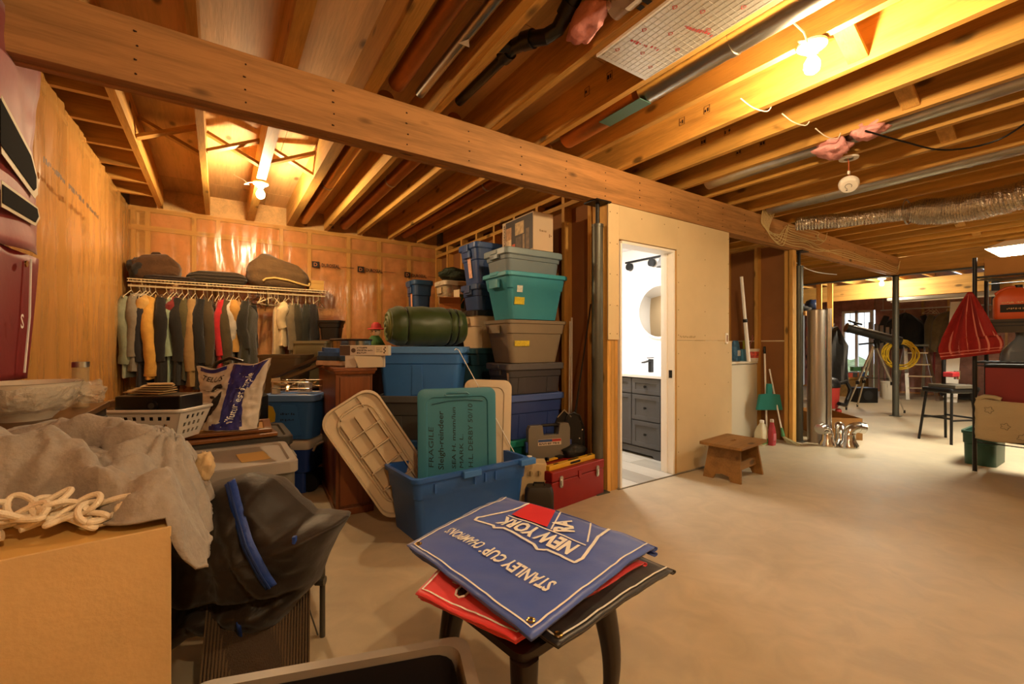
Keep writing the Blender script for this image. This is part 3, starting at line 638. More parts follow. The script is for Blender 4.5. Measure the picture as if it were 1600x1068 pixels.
lettering('BLACK+DECKER', M_print, t, (PX - .001, .198, .015), (0,0,1), (0,1,0), .026, .29, bold=.02)
scribble(mat('tan_print', '#8a7050', .7), t, (-.04, -.2506, .16), (1,0,0), (0,0,1), .02, .06, seed=3); scribble(mat('tan_print', '#8a7050', .7), t, (.06, -.2506, .12), (1,0,0), (0,0,1), .028, .03, seed=4)
# big blue tote and green sleeping bag
tote('large blue lidded tote under the rolled green sleeping bag', (1.47, 3.56, .76), -36, .71, .46, .375, '#3c76c4', '#5a92da', taper=.9, ribs=(-.02,), step=.7)
tote('large blue tote at the floor beneath the sleeping bag tote', (1.47, 3.58, 0), -36, .71, .46, .375, '#274f80', '#2c5a90', taper=.9)
tote('large grey tote between the two large blue ones', (1.47, 3.58, .385), -36, .70, .45, .35, '#4c4c4a', '#5a5a58', taper=.9)
t = T('sleeping_bag', 'rolled dark green sleeping bag tied with black cords', 'sleeping bag', (1.46, 3.50, 1.335), radians(-6))
M_sb = mat('green_nylon', '#33461f', .42, var=.15, vs=6, bump=.12, bs=14, sheen=.2)
rings = []
for i in range(41):
    s = i / 40; x = -.31 + .62 * s; pin = 1
    for c in (.2, .78, .88): pin -= .08 * math.exp(-((s - c) / .018) ** 2)
    r = .165 * pin * (1 - .35 * max(0, abs(s - .5) * 2 - .8) ** 1.2 * 3)
    rings.append([(x + .008*fbm(k*.7, i*.2), r*(1.02 + .05*fbm(x*7, cos(2*pi*k/36)*2, sin(2*pi*k/36)*2)) * cos(2*pi*k/36), r*(.98 + .05*fbm(x*7, cos(2*pi*k/36)*2, sin(2*pi*k/36)*2 + 4)) * sin(2*pi*k/36)) for k in range(36)])
MB().loft(rings).build('roll', M_sb, t, True)
for c in (.2, .78, .88):
    x = -.31 + .62*c; MB().tube([(x, .155*cos(a), .152*sin(a)) for a in [2*pi*k/28 for k in range(28)]], .006, 6, closed=True).build('cord', M_black, t)
for e in (-1, 1):
    sp = [(e * (.305 + .022 * (1 - k/60)), (.015 + .112*k/60) * cos(k*.32), (.015 + .112*k/60) * sin(k*.32)) for k in range(61)]
    MB().tube(sp, [.022 + .008*fbm(k*.6, 2) for k in range(61)], 8).build('rolled_end', mat('green_nylon_light', '#5a6630', .5, bump=.2, bs=20), t, True)
# wooden cabinet
M_maple = wood('reddish_wood', '#7c4420', 2, dark=.6, rough=.35, knots=False, ring=6, spec=.5)
t = T('wooden_cabinet', 'tall narrow reddish wooden cabinet with moulded top', 'cabinet', (.83, 3.70, 0), radians(-4))
MB().box((-.12, -.52, 0), (.12, .55, .99)).build('carcass', M_maple, t, bevel=.004)
MB().box((-.128, -.53, 0), (.128, .556, .05)).build('plinth', M_maple, t, bevel=.004)
MB().loft([ring(.26, 1.10, .004, .975, 2, 0, .014), ring(.27, 1.11, .004, .985, 2, 0, .014), ring(.275, 1.115, .004, .998, 2, 0, .014), ring(.29, 1.13, .004, 1.0, 2, 0, .014), ring(.29, 1.13, .004, 1.02, 2, 0, .014)]).build('top_moulding', M_maple, t)
MB().box((-.10, -.528, .07), (.10, -.52, .955)).build('end_panel', M_maple, t, bevel=.003)
MB().box((-.128, -.53, .05), (-.105, -.5, .975)).build('corner_post', M_maple, t, bevel=.004)
# boxes on the cabinet
M_wcard = mat('white_card', '#cfc3b4', .7, var=.04, vs=9)
t = T('wrap_box', 'long white film carton with a dark logo on the cabinet', 'box', (.868, 3.18, 1.105), radians(-33))
MB().box((-.17, -.035, 0), (.17, .035, .072)).build('carton', M_wcard, t, bevel=.002)
MB().box((-.1702, -.0355, .002), (-.098, -.035, .07)).build('dark_end', mat('print_umber', '#5a4436', .7), t)
MB().box((.075, -.0358, .004), (.168, -.035, .072)).build('torn_label', mat('cream_label', '#e0d4bc', .7), t)
MB().cyl((-.075, -.0352, .036), (-.075, -.0362, .036), .016, n=20).build('logo_disc', mat('print_umber', '#5a4436', .7), t)
for q, (w_, z) in enumerate(((.07, .05), (.11, .032), (.06, .014))): scribble(M_print, t, (-.05, -.0363, z), (1,0,0), (0,0,1), .01, w_, seed=20 + q)
for q in range(3): scribble(M_print, t, (.085, -.0363, .05 - .013*q), (1,0,0), (0,0,1), .006, .04, seed=30 + q)
for q in range(4): MB().cyl((.14 + .007*(q % 2), -.036, .02 + .012*q), (.14 + .007*(q % 2), -.0363, .02 + .012*q), .006, n=8).build('logo_mark', mat('print_umber', '#5a4436', .7), t)
t = T('foil_box', 'plain white carton with open flap under the long film carton', 'box', (.865, 3.19, 1.022), radians(-30))
MB().box((-.125, -.04, 0), (-.05, .035, .082)).build('carton', M_wcard, t); MB().box((-.05, -.01, 0), (.135, .035, .082)).build('carton_body', M_wcard, t)
MB().prism([(-.06, .078), (.125, .073), (.135, .06), (.135, .012), (.13, 0), (-.03, -.005)], -.062, -.058, lambda x, y, z: (x, z + (.08 - y)*.1, y + .004)).build('flap', mat('cream_label', '#e0d4bc', .7), t)
# oval tin and doll behind
t = T('metal_pan', 'shiny metal pan with dark rim behind the white cartons', 'pan', (.90, 3.72, 1.022), 0)
MB().lathe([(.135, 0), (.15, .01), (.155, .19), (.158, .195), (.15, .195), (.145, .02), (.001, .015)], 32, cap1=False).build('wall', mat('pan_metal', '#c8b79a', .22, .9), t, True)
MB().tube([(.157*cos(a), .157*sin(a), .198) for a in [2*pi*k/32 for k in range(32)]], .009, 8, closed=True).build('rim', mat('dark_rim', '#2c2018', .4), t, True)
t = T('doll', 'small doll with red hat and green dress behind the cabinet', 'doll', (1.27, 4.32, 1.14), radians(-30))
MB().lathe([(.10, 0), (.095, .04), (.06, .1), (.035, .13)], 18).build('dress', mat('doll_green', '#2f5a24', .8, bump=.3, bs=40), t, True)
MB().ball((0, 0, .165), .05, 14, 10).build('head', mat('doll_face', '#d9b58c', .6), t, True)
MB().lathe([(.085, .19), (.08, .2), (.052, .205), (.045, .24), (.02, .26)], 18, (.01, 0, 0)).build('hat', mat('doll_red', '#a01c1c', .7), t, True)
for s in (-1, 1): MB().ball((s*.017, -.047, .17), .006, 8, 6).build('eye', M_black, t)
tote('brown tote standing behind the cabinet under the doll', (1.25, 4.45, 0), -20, .5, .4, .55, '#4a3a2c', '#54442f', taper=.9); tote('brown tote stacked behind the cabinet right below the doll', (1.25, 4.45, .59), -20, .5, .4, .5, '#4a3a2c', '#54442f', taper=.9)
# bins along the back
tote('taupe flared open bin standing in front of the clothes', (.53, 4.62, .68), -33, .40, .34, .41, '#5c4e3a', None, taper=.84, ribs=(), step=.74, handle='none')
tote('dark tote under the taupe flared bin', (.53, 4.66, 0), -33, .5, .4, .64, '#2c2824', '#35302a', taper=.92)
tote('olive grey upturned bin right of the taupe one', (.83, 4.93, .78), -30, .36, .3, .44, '#6a6044', None, taper=1.12, ribs=(), handle='none')
tote('dark crate under the olive grey bin', (.86, 4.93, 0), -30, .5, .38, .74, '#2a241e', '#332c24', taper=.94)
t = tote('black square planter on the boxes by the closet rod end', (1.05, 5.22, 1.24), -30, .26, .22, .21, '#171310', None, taper=.86, ribs=(), handle='none', name='planter'); t['category'] = 'planter'
tote('dark tall tote under the black planter', (1.07, 5.24, 0), -30, .4, .34, 1.2, '#221c18', '#2c241e', taper=.95)
# small blue tote on the cooler
t = tote('small blue lidded tote standing on the blue cooler', (.54, 4.02, .425), -33, .42, .32, .33, '#3a6cb0', '#5e86c4', taper=.82, ribs=(), step=.9, handle='none')
MB().prism([(-.1, 0), (.1, 0), (.07, .23), (.05, .25), (-.05, .25), (-.07, .23)], 0, .006, lambda x, y, z: (x, -(.32*(.82 + .18*(y + .03)/.33)/2 - .009) - z, y + .03)).build('front_panel', plastic('#3d72ba'), t, bevel=.002)
for q in range(2): scribble(mat('dark_marker', '#14284c', .7), t, (-.06, -.152, .2 - .05*q), (1,0,0), (0,-.09,1), .018, .1, seed=50 + q)
t = T('cooler', 'blue wheeled cooler with white lid under the small blue tote', 'cooler', (.50, 4.04, 0), radians(-33))
MB().loft([ring(.34, .26, .03, 0), ring(.34, .26, .03, .16), ring(.40, .30, .03, .17), ring(.42, .32, .03, .35)]).build('body', plastic('#22408e'), t, True)
MB().loft([ring(.43, .33, .03, .352), ring(.44, .34, .03, .36), ring(.44, .34, .03, .40), ring(.42, .32, .03, .418)]).build('lid', plastic('#cfc6b8'), t, True)
for s in (-.09, .09): MB().cyl((.19, s - .02, .075), (.19, s + .02, .075), .072, n=18).build('wheel', M_black, t, True)
MB().tube([(.222, -.1, .33), (.245, -.1, .375), (.245, .1, .375), (.222, .1, .33)], .009, 8).build('handle', plastic('#cfc6b8'), t, True)
t = T('utensil_basket', 'wire basket of shiny kitchen odds and ends on the small blue tote', 'basket', (.54, 4.02, .782), radians(-33))
for z in (.0, .05, .10): MB().tube([(x, y, z) for x, y in rr(.33, .24, .03)], .003, 5, closed=True).build('wire', M_chrome, t)
for k in range(14): a = rr(.33, .24, .03)[k % 20]; MB().tube([(a[0], a[1], 0), (a[0]*1.02, a[1]*1.02, .10)], .002, 4).build('wire', M_chrome, t)
rd = random.Random(11)
for k in range(30):
    a, l = rd.uniform(0, pi), rd.uniform(.04, .1); x, y, z = .54 + rd.uniform(-.1, .12), 4.02 + rd.uniform(-.07, .07), .80 + rd.uniform(0, .07); c = rd.choice(['#c8b48c', '#8a7048', '#d8d0bc', '#6a4a2c', '#b08a4a'])
    tag(MB().bar((x, y, z), (x + l*cos(a), y + l*sin(a), z + rd.uniform(-.01, .04)), .018, .012).build('utensil', mat('utensil_' + c.strip('#'), c, .3, .6 if c in ('#c8b48c', '#d8d0bc') else 0), None), 'small metal or wooden utensil heaped in the wire basket', 'utensil', 'utensils in the wire basket')
t = T('candle', 'cream pillar candle at the left end of the wire basket', 'candle', (.39, 4.08, .782)); MB().lathe([(.033, 0), (.034, .05), (.036, .1), (.03, .135), (.004, .13)], 18).build('wax', mat('wax', '#d8c8a8', .5), t, True); MB().cyl((0, 0, .13), (0, 0, .148), .002, n=5).build('wick', M_black, t)
t = T('small_carton', 'little white carton with black print in the wire basket', 'box', (.58, 3.895, .80), radians(-38)); MB().box((-.05, -.02, 0), (.05, .02, .075)).build('carton', mat('label_white', '#cfcac2', .6), t); lettering('BEL', M_print, t, (-.042, -.0206, .036), (1,0,0), (0,0,1), .026, .06, bold=.03); scribble(M_print, t, (-.042, -.0206, .012), (1,0,0), (0,0,1), .012, .07, seed=8)
# boards and folded jeans leaning over
t = T('folded_clothes', 'folded blue jeans with a pale cloth beneath on the cabinet edge', 'clothes', (.71, 3.50, 1.03), radians(-30))
for q, (c, z, w_, l) in enumerate((('#c9a98c', .0, .2, .15), ('#2c3a4a', .035, .19, .16), ('#2f4a78', .065, .18, .15), ('#37548a', .095, .13, .12))):
    MB().loft([[(x + .006*fbm(x*20, y*20, q), y, z + dz + .022*(-x - .02) * (1.5) + .004*fbm(x*30, y*30, q*3)) for x, y in rr(w_, l, .03)] for dz in (0, .008, .024, .032)]).build('fold', mat('cloth_' + c.strip('#'), c, .9, var=.15, vs=20, bump=.15, bs=80), t, True)
t = T('board', 'dark plank leaning down from the jeans over the utensil basket', 'board', (0,0,0)); MB().bar((.66, 3.62, 1.09), (.36, 3.83, .935), .10, .02).build('plank', mat('dark_board', '#4a3522', .7), t)
t = T('board', 'lighter brown plank beside the dark one over the basket', 'board', (0,0,0)); MB().bar((.70, 3.55, 1.06), (.44, 3.73, .93), .08, .02).build('plank', mat('olive_board', '#6a5432', .7), t)
# ================================================================ closet shelf, rod and clothes on the back wall
ROD_Y, ROD_Z = 5.55, 1.75
M_wire = mat('white_wire', '#d8c49a', .4)
t = T('wire_shelf', 'white wire closet shelf with hanging rod on the back wall', 'shelf', (0, 0, 0))
MB().tube([(XL + .05, ROD_Y, ROD_Z), (1.045, ROD_Y, ROD_Z)], .012, 12).build('hanging_rod', M_wire, t, True)
for y in (5.50, 5.65, 5.84): MB().tube([(XL + .05, y, 1.81), (1.045, y, 1.81)], .005, 6).build('long_wire', M_wire, t)
MB().tube([(XL + .05, 5.50, 1.785), (1.045, 5.50, 1.785)], .005, 6).build('front_lip', M_wire, t)
cw = None
for k in range(60):
    if cw is None: cw = MB().tube([(0, 5.50, 1.785), (0, 5.50, 1.814), (0, 5.84, 1.814)], .0022, 4).build('cross_wire', M_wire, t); o = cw
    else: o = cw.copy(); COL.objects.link(o)
    o.location = (XL + .06 + .0302 * k, 0, 0)
for x in (-.62, -.1, .45, 1.0):
    MB().tube([(x, 5.5, 1.8), (x, 5.86, 1.58)], .006, 6).build('brace', M_wire, t); MB().tube([(x, 5.52, 1.805), (x, 5.55, 1.765)], .005, 6).build('rod_hook', M_wire, t)
def cloth(c, b=.18): return mat('fabric_' + c.strip('#'), c, .92, var=.14, vs=14, bump=b, bs=45, sheen=.2)
def hanger_mb(h=0):
    b = MB(); b.tube([(0, .012, -.004), (0, .015, .012), (0, 0, .018), (0, -.016, .008), (0, -.012, -.018), (0, 0, -.045)], .0022, 5)
    b.tube([(0, 0, -.045), (0, -.19, -.12), (0, -.2, -.13), (0, .2, -.13), (0, .19, -.12), (0, 0, -.045)], .004, 5); return b
HM = None
def hanger(parent, m):
    global HM
    o = bpy.data.objects.new('hanger', hang_mesh[m]); COL.objects.link(o); o.parent = parent; return o
hang_mesh = {}
for nm, c in (('white', '#d8c8a0'), ('black', '#1c1612')):
    o = hanger_mb().build('hanger', mat('hanger_' + nm, c, .5)); hang_mesh[nm] = o.data; bpy.data.objects.remove(o)
def garment(x, label, col, length, thick=.075, depth=.40, rz=0, sleeve=None, sl=.55, name='hanging_garment', collar=None, hang='white', flare=1.0, dark=None, trim=None):
    t = T(name, label, 'clothes', (x, ROD_Y, ROD_Z), radians(rz), 'clothes on the closet rod'); sd = x * 31
    prof = [(.0, .05, .05), (.04, .06, .09), (.07, .08, .20), (.11, .32, .75), (.16, .42, .95), (.3, .47, 1.0), (.6, .49*flare, 1.0), (.85, .51*flare, 1.05), (1.0, .52*flare, 1.1)]
    rings = []; K = 26; NR = 22
    for i in range(NR + 1):
        s = i / NR; q = s * (len(prof) - 1); k = min(int(q), len(prof) - 2); f = q - k
        dz, wy, tx = [prof[k][a]*(1-f) + prof[k+1][a]*f for a in range(3)]
        z = -.075 - dz * (length - .06); R_ = []
        for j in range(K):
            a = 2*pi*j/K; wr = 1 + .16 * sin(a*5 + sd) * min(1, dz*2.2) + .22*fbm(cos(a)*2 + sd, sin(a)*2, z*3)
            R_.append((thick/2*tx*cos(a)*wr*(1.25 if abs(cos(a)) > .5 else 1), depth*wy*sin(a)*(1 + .05*fbm(sd, a, z*4)), z + (.02*fbm(a, sd, 2) if i == NR else 0)))
        rings.append(R_)
    MB().loft(rings, True, True).build('body', cloth(col), t, True)
    for sgn in ((-1, 1) if sleeve else ()):
        sp = []; rr_ = []
        for i in range(13):
            s = i / 12; sp.append((.012*sin(s*6 + sd) + thick*.2*sgn*0, sgn * (depth*.36 + .075*min(1, s*3.5) - .05*s), -.125 - s*sl)); rr_.append((.035 + .022*min(1, s*4)) * (1 - .18*s) * (1 + .04*sin(i*2.1 + sd) + .1*fbm(i*.5, sd)))
        MB().tube(sp, rr_, 12).build('sleeve', cloth(sleeve), t, True)
        if trim: MB().tube([sp[-1], (sp[-1][0], sp[-1][1], sp[-1][2] - .02)], rr_[-1]*1.08, 12).build('cuff', cloth(trim), t, True)
    if collar: MB().tube([(thick*.35*cos(a), depth*.30*sin(a), -.10 + .025*abs(sin(a))*-1) for a in [2*pi*k/16 for k in range(16)]], .032, 10, closed=True).build('collar', mat('fur_' + collar.strip('#'), collar, .95, var=.4, vs=40, bump=1, bs=50), t, True)
    hanger(t, hang)
    return t
G = [(-.700, 'pale grey-green shirt, leftmost on the closet rod', '#8c917c', .86, .06, .40, -9, '#80866f', .62, {}),
 (-.635, 'mid grey hooded sweatshirt, second from the left wall', '#7d7668', .80, .09, .44, -9, '#7a7364', .55, dict(collar='#a8a08c')),
 (-.590, 'dark navy jacket behind the mustard jacket', '#1d1c22', 1.0, .06, .42, -9, '#1d1c22', .6, {}),
 (-.562, 'small cream and brown shirt tucked before the mustard jacket', '#8c7648', .55, .04, .4, -9, '#c09a54', .2, {}),
 (-.515, 'mustard yellow jacket with long sleeve', '#c08e3c', .88, .09, .46, -9, '#c6953f', .72, dict(trim='#b07f30')),
 (-.430, 'long black coat with brown fur collar', '#17130f', 1.08, .11, .46, -9, '#16120f', .6, dict(collar='#5a4024')),
 (-.378, 'pale teal shirt left of the dark red one', '#8a9c84', .92, .035, .40, -9, '#8a9c84', .55, {}),
 (-.352, 'dark red short top between teal and black garments', '#701a18', .50, .045, .38, -9, '#701a18', .34, {}),
 (-.305, 'black long jacket right of the dark red top', '#15130f', .95, .08, .46, -9, '#15130f', .6, {}),
 (-.258, 'olive camouflage jacket on the closet rod', '#3e3a1f', .9, .05, .42, -9, '#4a4424', .5, {}),
 (-.200, 'tan khaki coat with crinkled shoulder', '#8f7240', .96, .08, .44, -9, '#98794a', .7, {}),
 (-.130, 'black padded coat right of the khaki coat', '#141312', 1.0, .10, .48, -9, '#121110', .62, {}),
 (-.055, 'dark olive brown coat left of the red garment', '#3c3018', .98, .10, .44, -9, '#40341c', .64, {}),
 (.000, 'narrow pale pink shirt against the red garment', '#c89a7c', .6, .02, .38, -9, None, 0, {}),
 (.040, 'bright red satin garment in the middle of the rod', '#a81822', .85, .07, .42, -9, '#b01c26', .55, {}),
 (.092, 'olive brown jacket right of the bright red garment', '#42361e', .96, .09, .46, -9, '#463a20', .62, {}),
 (.130, 'white and grey shirt behind the tan short-sleeved one', '#b8b0a0', .98, .035, .42, -9, '#b8b0a0', .4, {}),
 (.180, 'tan short-sleeved shirt with dark hem', '#b5863e', .62, .10, .44, -15, '#b5863e', .28, dict(trim='#2c2416')),
 (.265, 'dark green anorak, last before the empty hangers', '#2a2815', 1.05, .12, .46, -15, '#1f1d14', .48, dict(flare=1.1)),
 (.555, 'cream dress, first right of the empty hangers', '#c2ab80', .82, .08, .42, -15, None, 0, {}),
 (.625, 'cream short-sleeved shirt over the dress', '#d0ba8e', .56, .08, .44, -15, '#d0ba8e', .26, {}),
 (.700, 'grey-brown shirt beside the cream shirt', '#6c6048', .82, .05, .42, -9, '#6c6048', .5, {}),
 (.755, 'dark olive jacket, third from the right rod end', '#2e2a18', .74, .08, .44, -9, '#2c2816', .5, {}),
 (.835, 'blackish green jacket, second from the right rod end', '#1e2016', .7, .09, .44, -9, '#1c1e14', .5, {}),
 (.915, 'black jacket, rightmost on the closet rod', '#141210', .66, .09, .44, -9, '#131110', .5, {})]
for x, lb, c, ln, th, dp, rz, sv, sl, kw in G: garment(x, lb, c, ln, th, dp, rz, sv, sl, **kw)
rd = random.Random(3)
for k, x in enumerate((.36, .385, .41, .44, .456, .472, .49, .515, .66, .97)):
    o = bpy.data.objects.new('hanger', hang_mesh['black' if k in (0, 3) else 'white']); COL.objects.link(o); o.location = (x, ROD_Y, ROD_Z); o.rotation_euler = (0, 0, radians(rd.uniform(-45, 20)))
    tag(o, ('black' if k in (0, 3) else 'white') + ' empty clothes hanger on the closet rod before the cream dress', 'hanger', 'empty hangers')
# things lying on the wire shelf
def bundle(name, label, loc, w, d, prof, col, cat, seed, nl=3):
    """one soft folded bundle; prof = height along its length, nl = number of folded layers seen on its side"""
    def hgt(u):
        q = u*(len(prof)-1); k = min(int(q), len(prof)-2); f = q - k; f = f*f*(3-2*f); return prof[k]*(1-f) + prof[k+1]*f
    t = T(name, label, cat, loc); rings = []; NZ = 26
    for i in range(NZ + 1):
        a = -pi/2 + pi*i/NZ; e = max(.05, cos(a))**.32; zz = (sin(a) + 1)/2; R_ = []
        for x, y in rr(w, d, min(w, d)*.25, 7):
            h = hgt(x/w + .5); lay = .022*abs(sin(zz*pi*nl + .7*fbm(x*4 + seed, y*4)))**.5 - .012; o = 1 + lay/(d*.5)
            R_.append((x*e*(1 + .04*fbm(zz*5, y*6, seed)), y*e*o + .008*fbm(x*10, zz*9, seed), max(.002, h*zz*(1 + .10*fbm(x*6 + seed, y*6, 2)))))
        rings.append(R_)
    MB().loft(rings, True, True).build('bundle', cloth(col, .35), t, True); return t
t = bundle('folded_coats', 'brown folded coat bundle over black coats on the closet shelf end', (-.52, 5.66, 1.816), .40, .30, (.20, .27, .28, .28, .22), '#4a2f12', 'clothes', 1, 2)
MB().prism([(-.05, .25), (.06, .245), (.03, .29), (-.03, .285)], -.05, .05, lambda x, y, z: (x, z, y)).build('sticking_up_collar', cloth('#3a2410'), t, bevel=.01)
lump('dark_bundle', 'black bundle tucked at the left end of the closet shelf', 'clothes', (-.67, 5.62, 1.92), (.075, .13, .10), cloth('#1a130d'), 4)
bundle('folded_coat', 'flat dark fur-trimmed coat on the closet shelf under the brown bundle', (-.40, 5.60, 1.816), .42, .2, (.05, .06, .055, .05), '#2a190c', 'clothes', 3, 2)
bundle('folded_blankets', 'stack of flat dark grey-brown blankets on the closet shelf', (-.01, 5.67, 1.816), .54, .30, (.12, .15, .15, .145, .13), '#332818', 'blanket', 6, 4)
t = bundle('comforter', 'bulky olive comforter with cream edge folded on the closet shelf', (.56, 5.66, 1.816), .62, .34, (.30, .40, .39, .35, .22), '#5d4526', 'comforter', 9, 3)
MB().tube([(-.16, -.172, .06), (-.13, -.178, .085), (-.05, -.18, .10), (.08, -.18, .085), (.22, -.172, .05), (.30, -.15, .04), (.31, -.14, .07)], .011, 8).build('cream_edge', cloth('#c9a860'), t, True)
t = T('small_carton', 'small pale carton at the right end of the closet shelf', 'box', (.96, 5.68, 1.816)); MB().box((-.08, -.08, 0), (.08, .08, .12)).build('carton', mat('pale_carton', '#c49a50', .8), t, bevel=.003); MB().box((-.083, -.083, .085), (.083, .083, .122)).build('lid', mat('pale_carton2', '#b88f48', .8), t, bevel=.003)
# ================================================================ pennant hanging on the left wall
M_red = mat('red_satin', '#8e1020', .55, var=.1, vs=5, bump=.06, bs=20, sheen=.3)
t = T('sports_banner', 'red sports banner with black and white emblem on the left wall', 'banner', (XL + .05, 2.35, 0))
def jb(u, v): return (.02 + .012*sin(u*16 + v*3) + .01*fbm(u*4, v*5), -.9 + 1.49*u - .06*(1-u)*0 + .02*sin(v*9)*u, 1.60 + .9*v - .09*(1-u)*(1-v))
MB().grid(jb, 40, 24).build('upper_cloth', M_red, t, 'all', solid=.004)
MB().grid(lambda u, v: (.012 + .01*sin(u*12 + v*2), -.7 + 1.2*u + .09*v*u, 1.03 + .55*v), 30, 16).build('lower_cloth', mat('dark_red_satin', '#7c101e', .55, bump=.06, bs=20), t, 'all', solid=.004)
def onj(poly, name, m, o=.006): MB().prism(poly, o, o + .002, lambda x, y, z: (.036 + z, x, y)).build(name, m, t)
onj([(.10, 2.12), (.42, 2.02), (.50, 1.93), (.5, 1.86), (.46, 1.83), (.10, 1.9)], 'emblem_edge', mat('emblem_cream', '#cdbf9c', .6), .004); onj([(.08, 2.10), (.40, 2.0), (.47, 1.93), (.47, 1.88), (.44, 1.86), (.08, 1.93)], 'emblem_field', mat('deep_black', '#070606', .9, spec=.1), .007)
onj([(.10, 1.80), (.5, 1.80), (.53, 1.76), (.47, 1.71), (.1, 1.70)], 'emblem_edge', mat('emblem_cream', '#cdbf9c', .6), .004); onj([(.10, 1.785), (.48, 1.79), (.5, 1.76), (.46, 1.725), (.1, 1.715)], 'emblem_field', mat('deep_black', '#070606', .9, spec=.1), .007)
MB().tube([(.03, .46, 1.56), (.028, .45, 1.3), (.025, .40, 1.06)], .004, 5).build('piping', M_printw, t); MB().cyl((.028, .40, 1.53), (.034, .40, 1.53), .014, n=14).build('eyelet', mat('brass_eyelet', '#b89a5a', .3, 1), t)
lettering('S', M_printw, t, (.04, .30, 1.25), (0,1,0), (0,0,1), .06, bold=.02)
# ================================================================ dresser by the left wall with bowl and vase
M_dress = wood('dark_dresser_wood', '#6c4a26', 1, rough=.4, knots=False)
t = T('dresser', 'narrow brown wooden dresser along the left wall', 'dresser', (-.585, 2.18, 0))
MB().box((-.165, -.52, .06), (.155, .54, .895)).build('carcass', mat('dark_carcass', '#1c1410', .6), t); MB().box((-.17, -.54, .896), (.165, .56, .92)).build('top', M_dress, t, bevel=.003)
for x, y in ((-.15, -.5), (.14, -.5), (-.15, .52), (.14, .52)): MB().box((x - .02, y - .02, 0), (x + .02, y + .02, .06)).build('foot', M_dress, t)
for k in range(3): MB().box((.155, -.5, .1 + .26*k), (.163, .52, .34 + .26*k)).build('drawer', mat('dark_carcass2', '#251b14', .5), t, bevel=.003)
t = T('mixing_bowl', 'large white bowl wrapped in crinkled plastic on the dresser', 'bowl', (-.565, 2.22, .92))
MB().lathe([(.07, 0), (.075, .008), (.115, .05), (.14, .1), (.148, .128), (.152, .13), (.145, .126), (.13, .09), (.1, .04), (.001, .02)], 40, cap1=False).build('bowl', mat('white_ceramic', '#cfc4b2', .3), t, True)
b = MB(); b.lathe([(.10, .03), (.132, .045), (.148, .075), (.153, .1), (.15, .118)], 44, cap0=False, cap1=False); b.v = [(x*(1 + .06*fbm(x*30, y*30, z*40)), y*(1 + .06*fbm(x*30, y*30, z*40 + 7)), z + .01*fbm(x*25, y*25, 2)) for x, y, z in b.v]
b.build('plastic_wrap', mat('crinkled_wrap', '#d8cdbc', .12, alpha=.4, spec=.9, bump=.8, bs=50), t)
b = MB().ball((.15, .03, .085), (.06, .05, .04), 18, 12); b.v = [(x + .02*fbm(x*25, y*25, z*25), y + .02*fbm(x*25, y*25, z*25 + 5), z + .02*fbm(x*25, y*25, z*25 + 9)) for x, y, z in b.v]; b.build('wrap_tuft', mat('crinkled_wrap', '#d8cdbc', .12), t)
t = T('glass_cylinder', 'tall clear glass cylinder with metal rim on the dresser', 'vase', (-.475, 2.505, .92))
MB().lathe([(.027, 0), (.027, .168), (.025, .168), (.025, .008), (.001, .008)], 24, cap1=False).build('glass', mat('thin_glass', '#c8b48c', .05, alpha=.3, spec=.9), t, True)
MB().lathe([(.0275, .168), (.0275, .19), (.024, .19), (.024, .168)], 24, cap0=False, cap1=False).build('rim', M_galv, t, True)
# ================================================================ frames, white basket, shopping bag
tote('dark low tote under the picture frames', (.0, 3.25, 0), 0, .75, .55, .60, '#2c2a28', '#33312e', taper=.95)
M_frame = wood('frame_wood', '#7a4a22', 0, rough=.35, knots=False)
def frame(label, loc, rz, w, d, inner='#a87c3c'):
    t = T('picture_frame', label, 'frame', loc, radians(rz)); f = .045
    for lo, hi in (((-w/2, -d/2, 0), (w/2, -d/2 + f, .022)), ((-w/2, d/2 - f, 0), (w/2, d/2, .022)), ((-w/2, -d/2 + f, 0), (-w/2 + f, d/2 - f, .022)), ((w/2 - f, -d/2 + f, 0), (w/2, d/2 - f, .022))): MB().box(lo, hi).build('frame_rail', M_frame, t, bevel=.005)
    MB().box((-w/2 + f, -d/2 + f, .002), (w/2 - f, d/2 - f, .009)).build('panel', mat('frame_panel', inner, .4), t); return t
frame('brown wooden frame lying flat beneath the shopping bag', (.02, 3.22, .633), 4, .52, .5); frame('second brown frame lying on the first, under the bag', (.05, 3.24, .656), -3, .46, .42)
t = T('laundry_basket', 'small white plastic basket with slotted sides', 'basket', (-.27, 3.04, .68), radians(-30))
def bk(z): return .74 + .26 * z / .16
M_bask = plastic('#d2cbc0')
W_, D_, H_ = .40, .26, .16
pts_side = []
def bside(ax, s0, s1, fx, nm, nu, rows):
    b = MB()
    us = [s0]
    cells = nu
    zr = [0, .03] + [.03 + .02*k for k in range(1, rows + 1)] + [H_]
    for i in range(cells):
        for k in range(len(zr) - 1):
            hole = (k % 2 == 1) and 1 <= k < len(zr) - 1 and (0 < i < cells - 1)
            a0 = s0 + (s1 - s0) * i / cells; a1 = s0 + (s1 - s0) * (i + 1) / cells
            if hole:
                m_ = a0 + (a1 - a0) * (.35 if (k//2) % 2 else .65); g_ = (a1 - a0) * .24
                segs = [(a0, m_ - g_), (m_ + g_, a1)]
            else: segs = [(a0, a1)]
            for p, q in segs:
                vs = []
                for n_ in (0, .004):
                    for s, z in ((p, zr[k]), (q, zr[k]), (q, zr[k+1]), (p, zr[k+1])): vs.append(fx(s * bk(z), z, n_))
                b.add(vs, [(0,1,2,3),(7,6,5,4),(0,4,5,1),(1,5,6,2),(2,6,7,3),(3,7,4,0)])
    b.build(nm, M_bask, t)
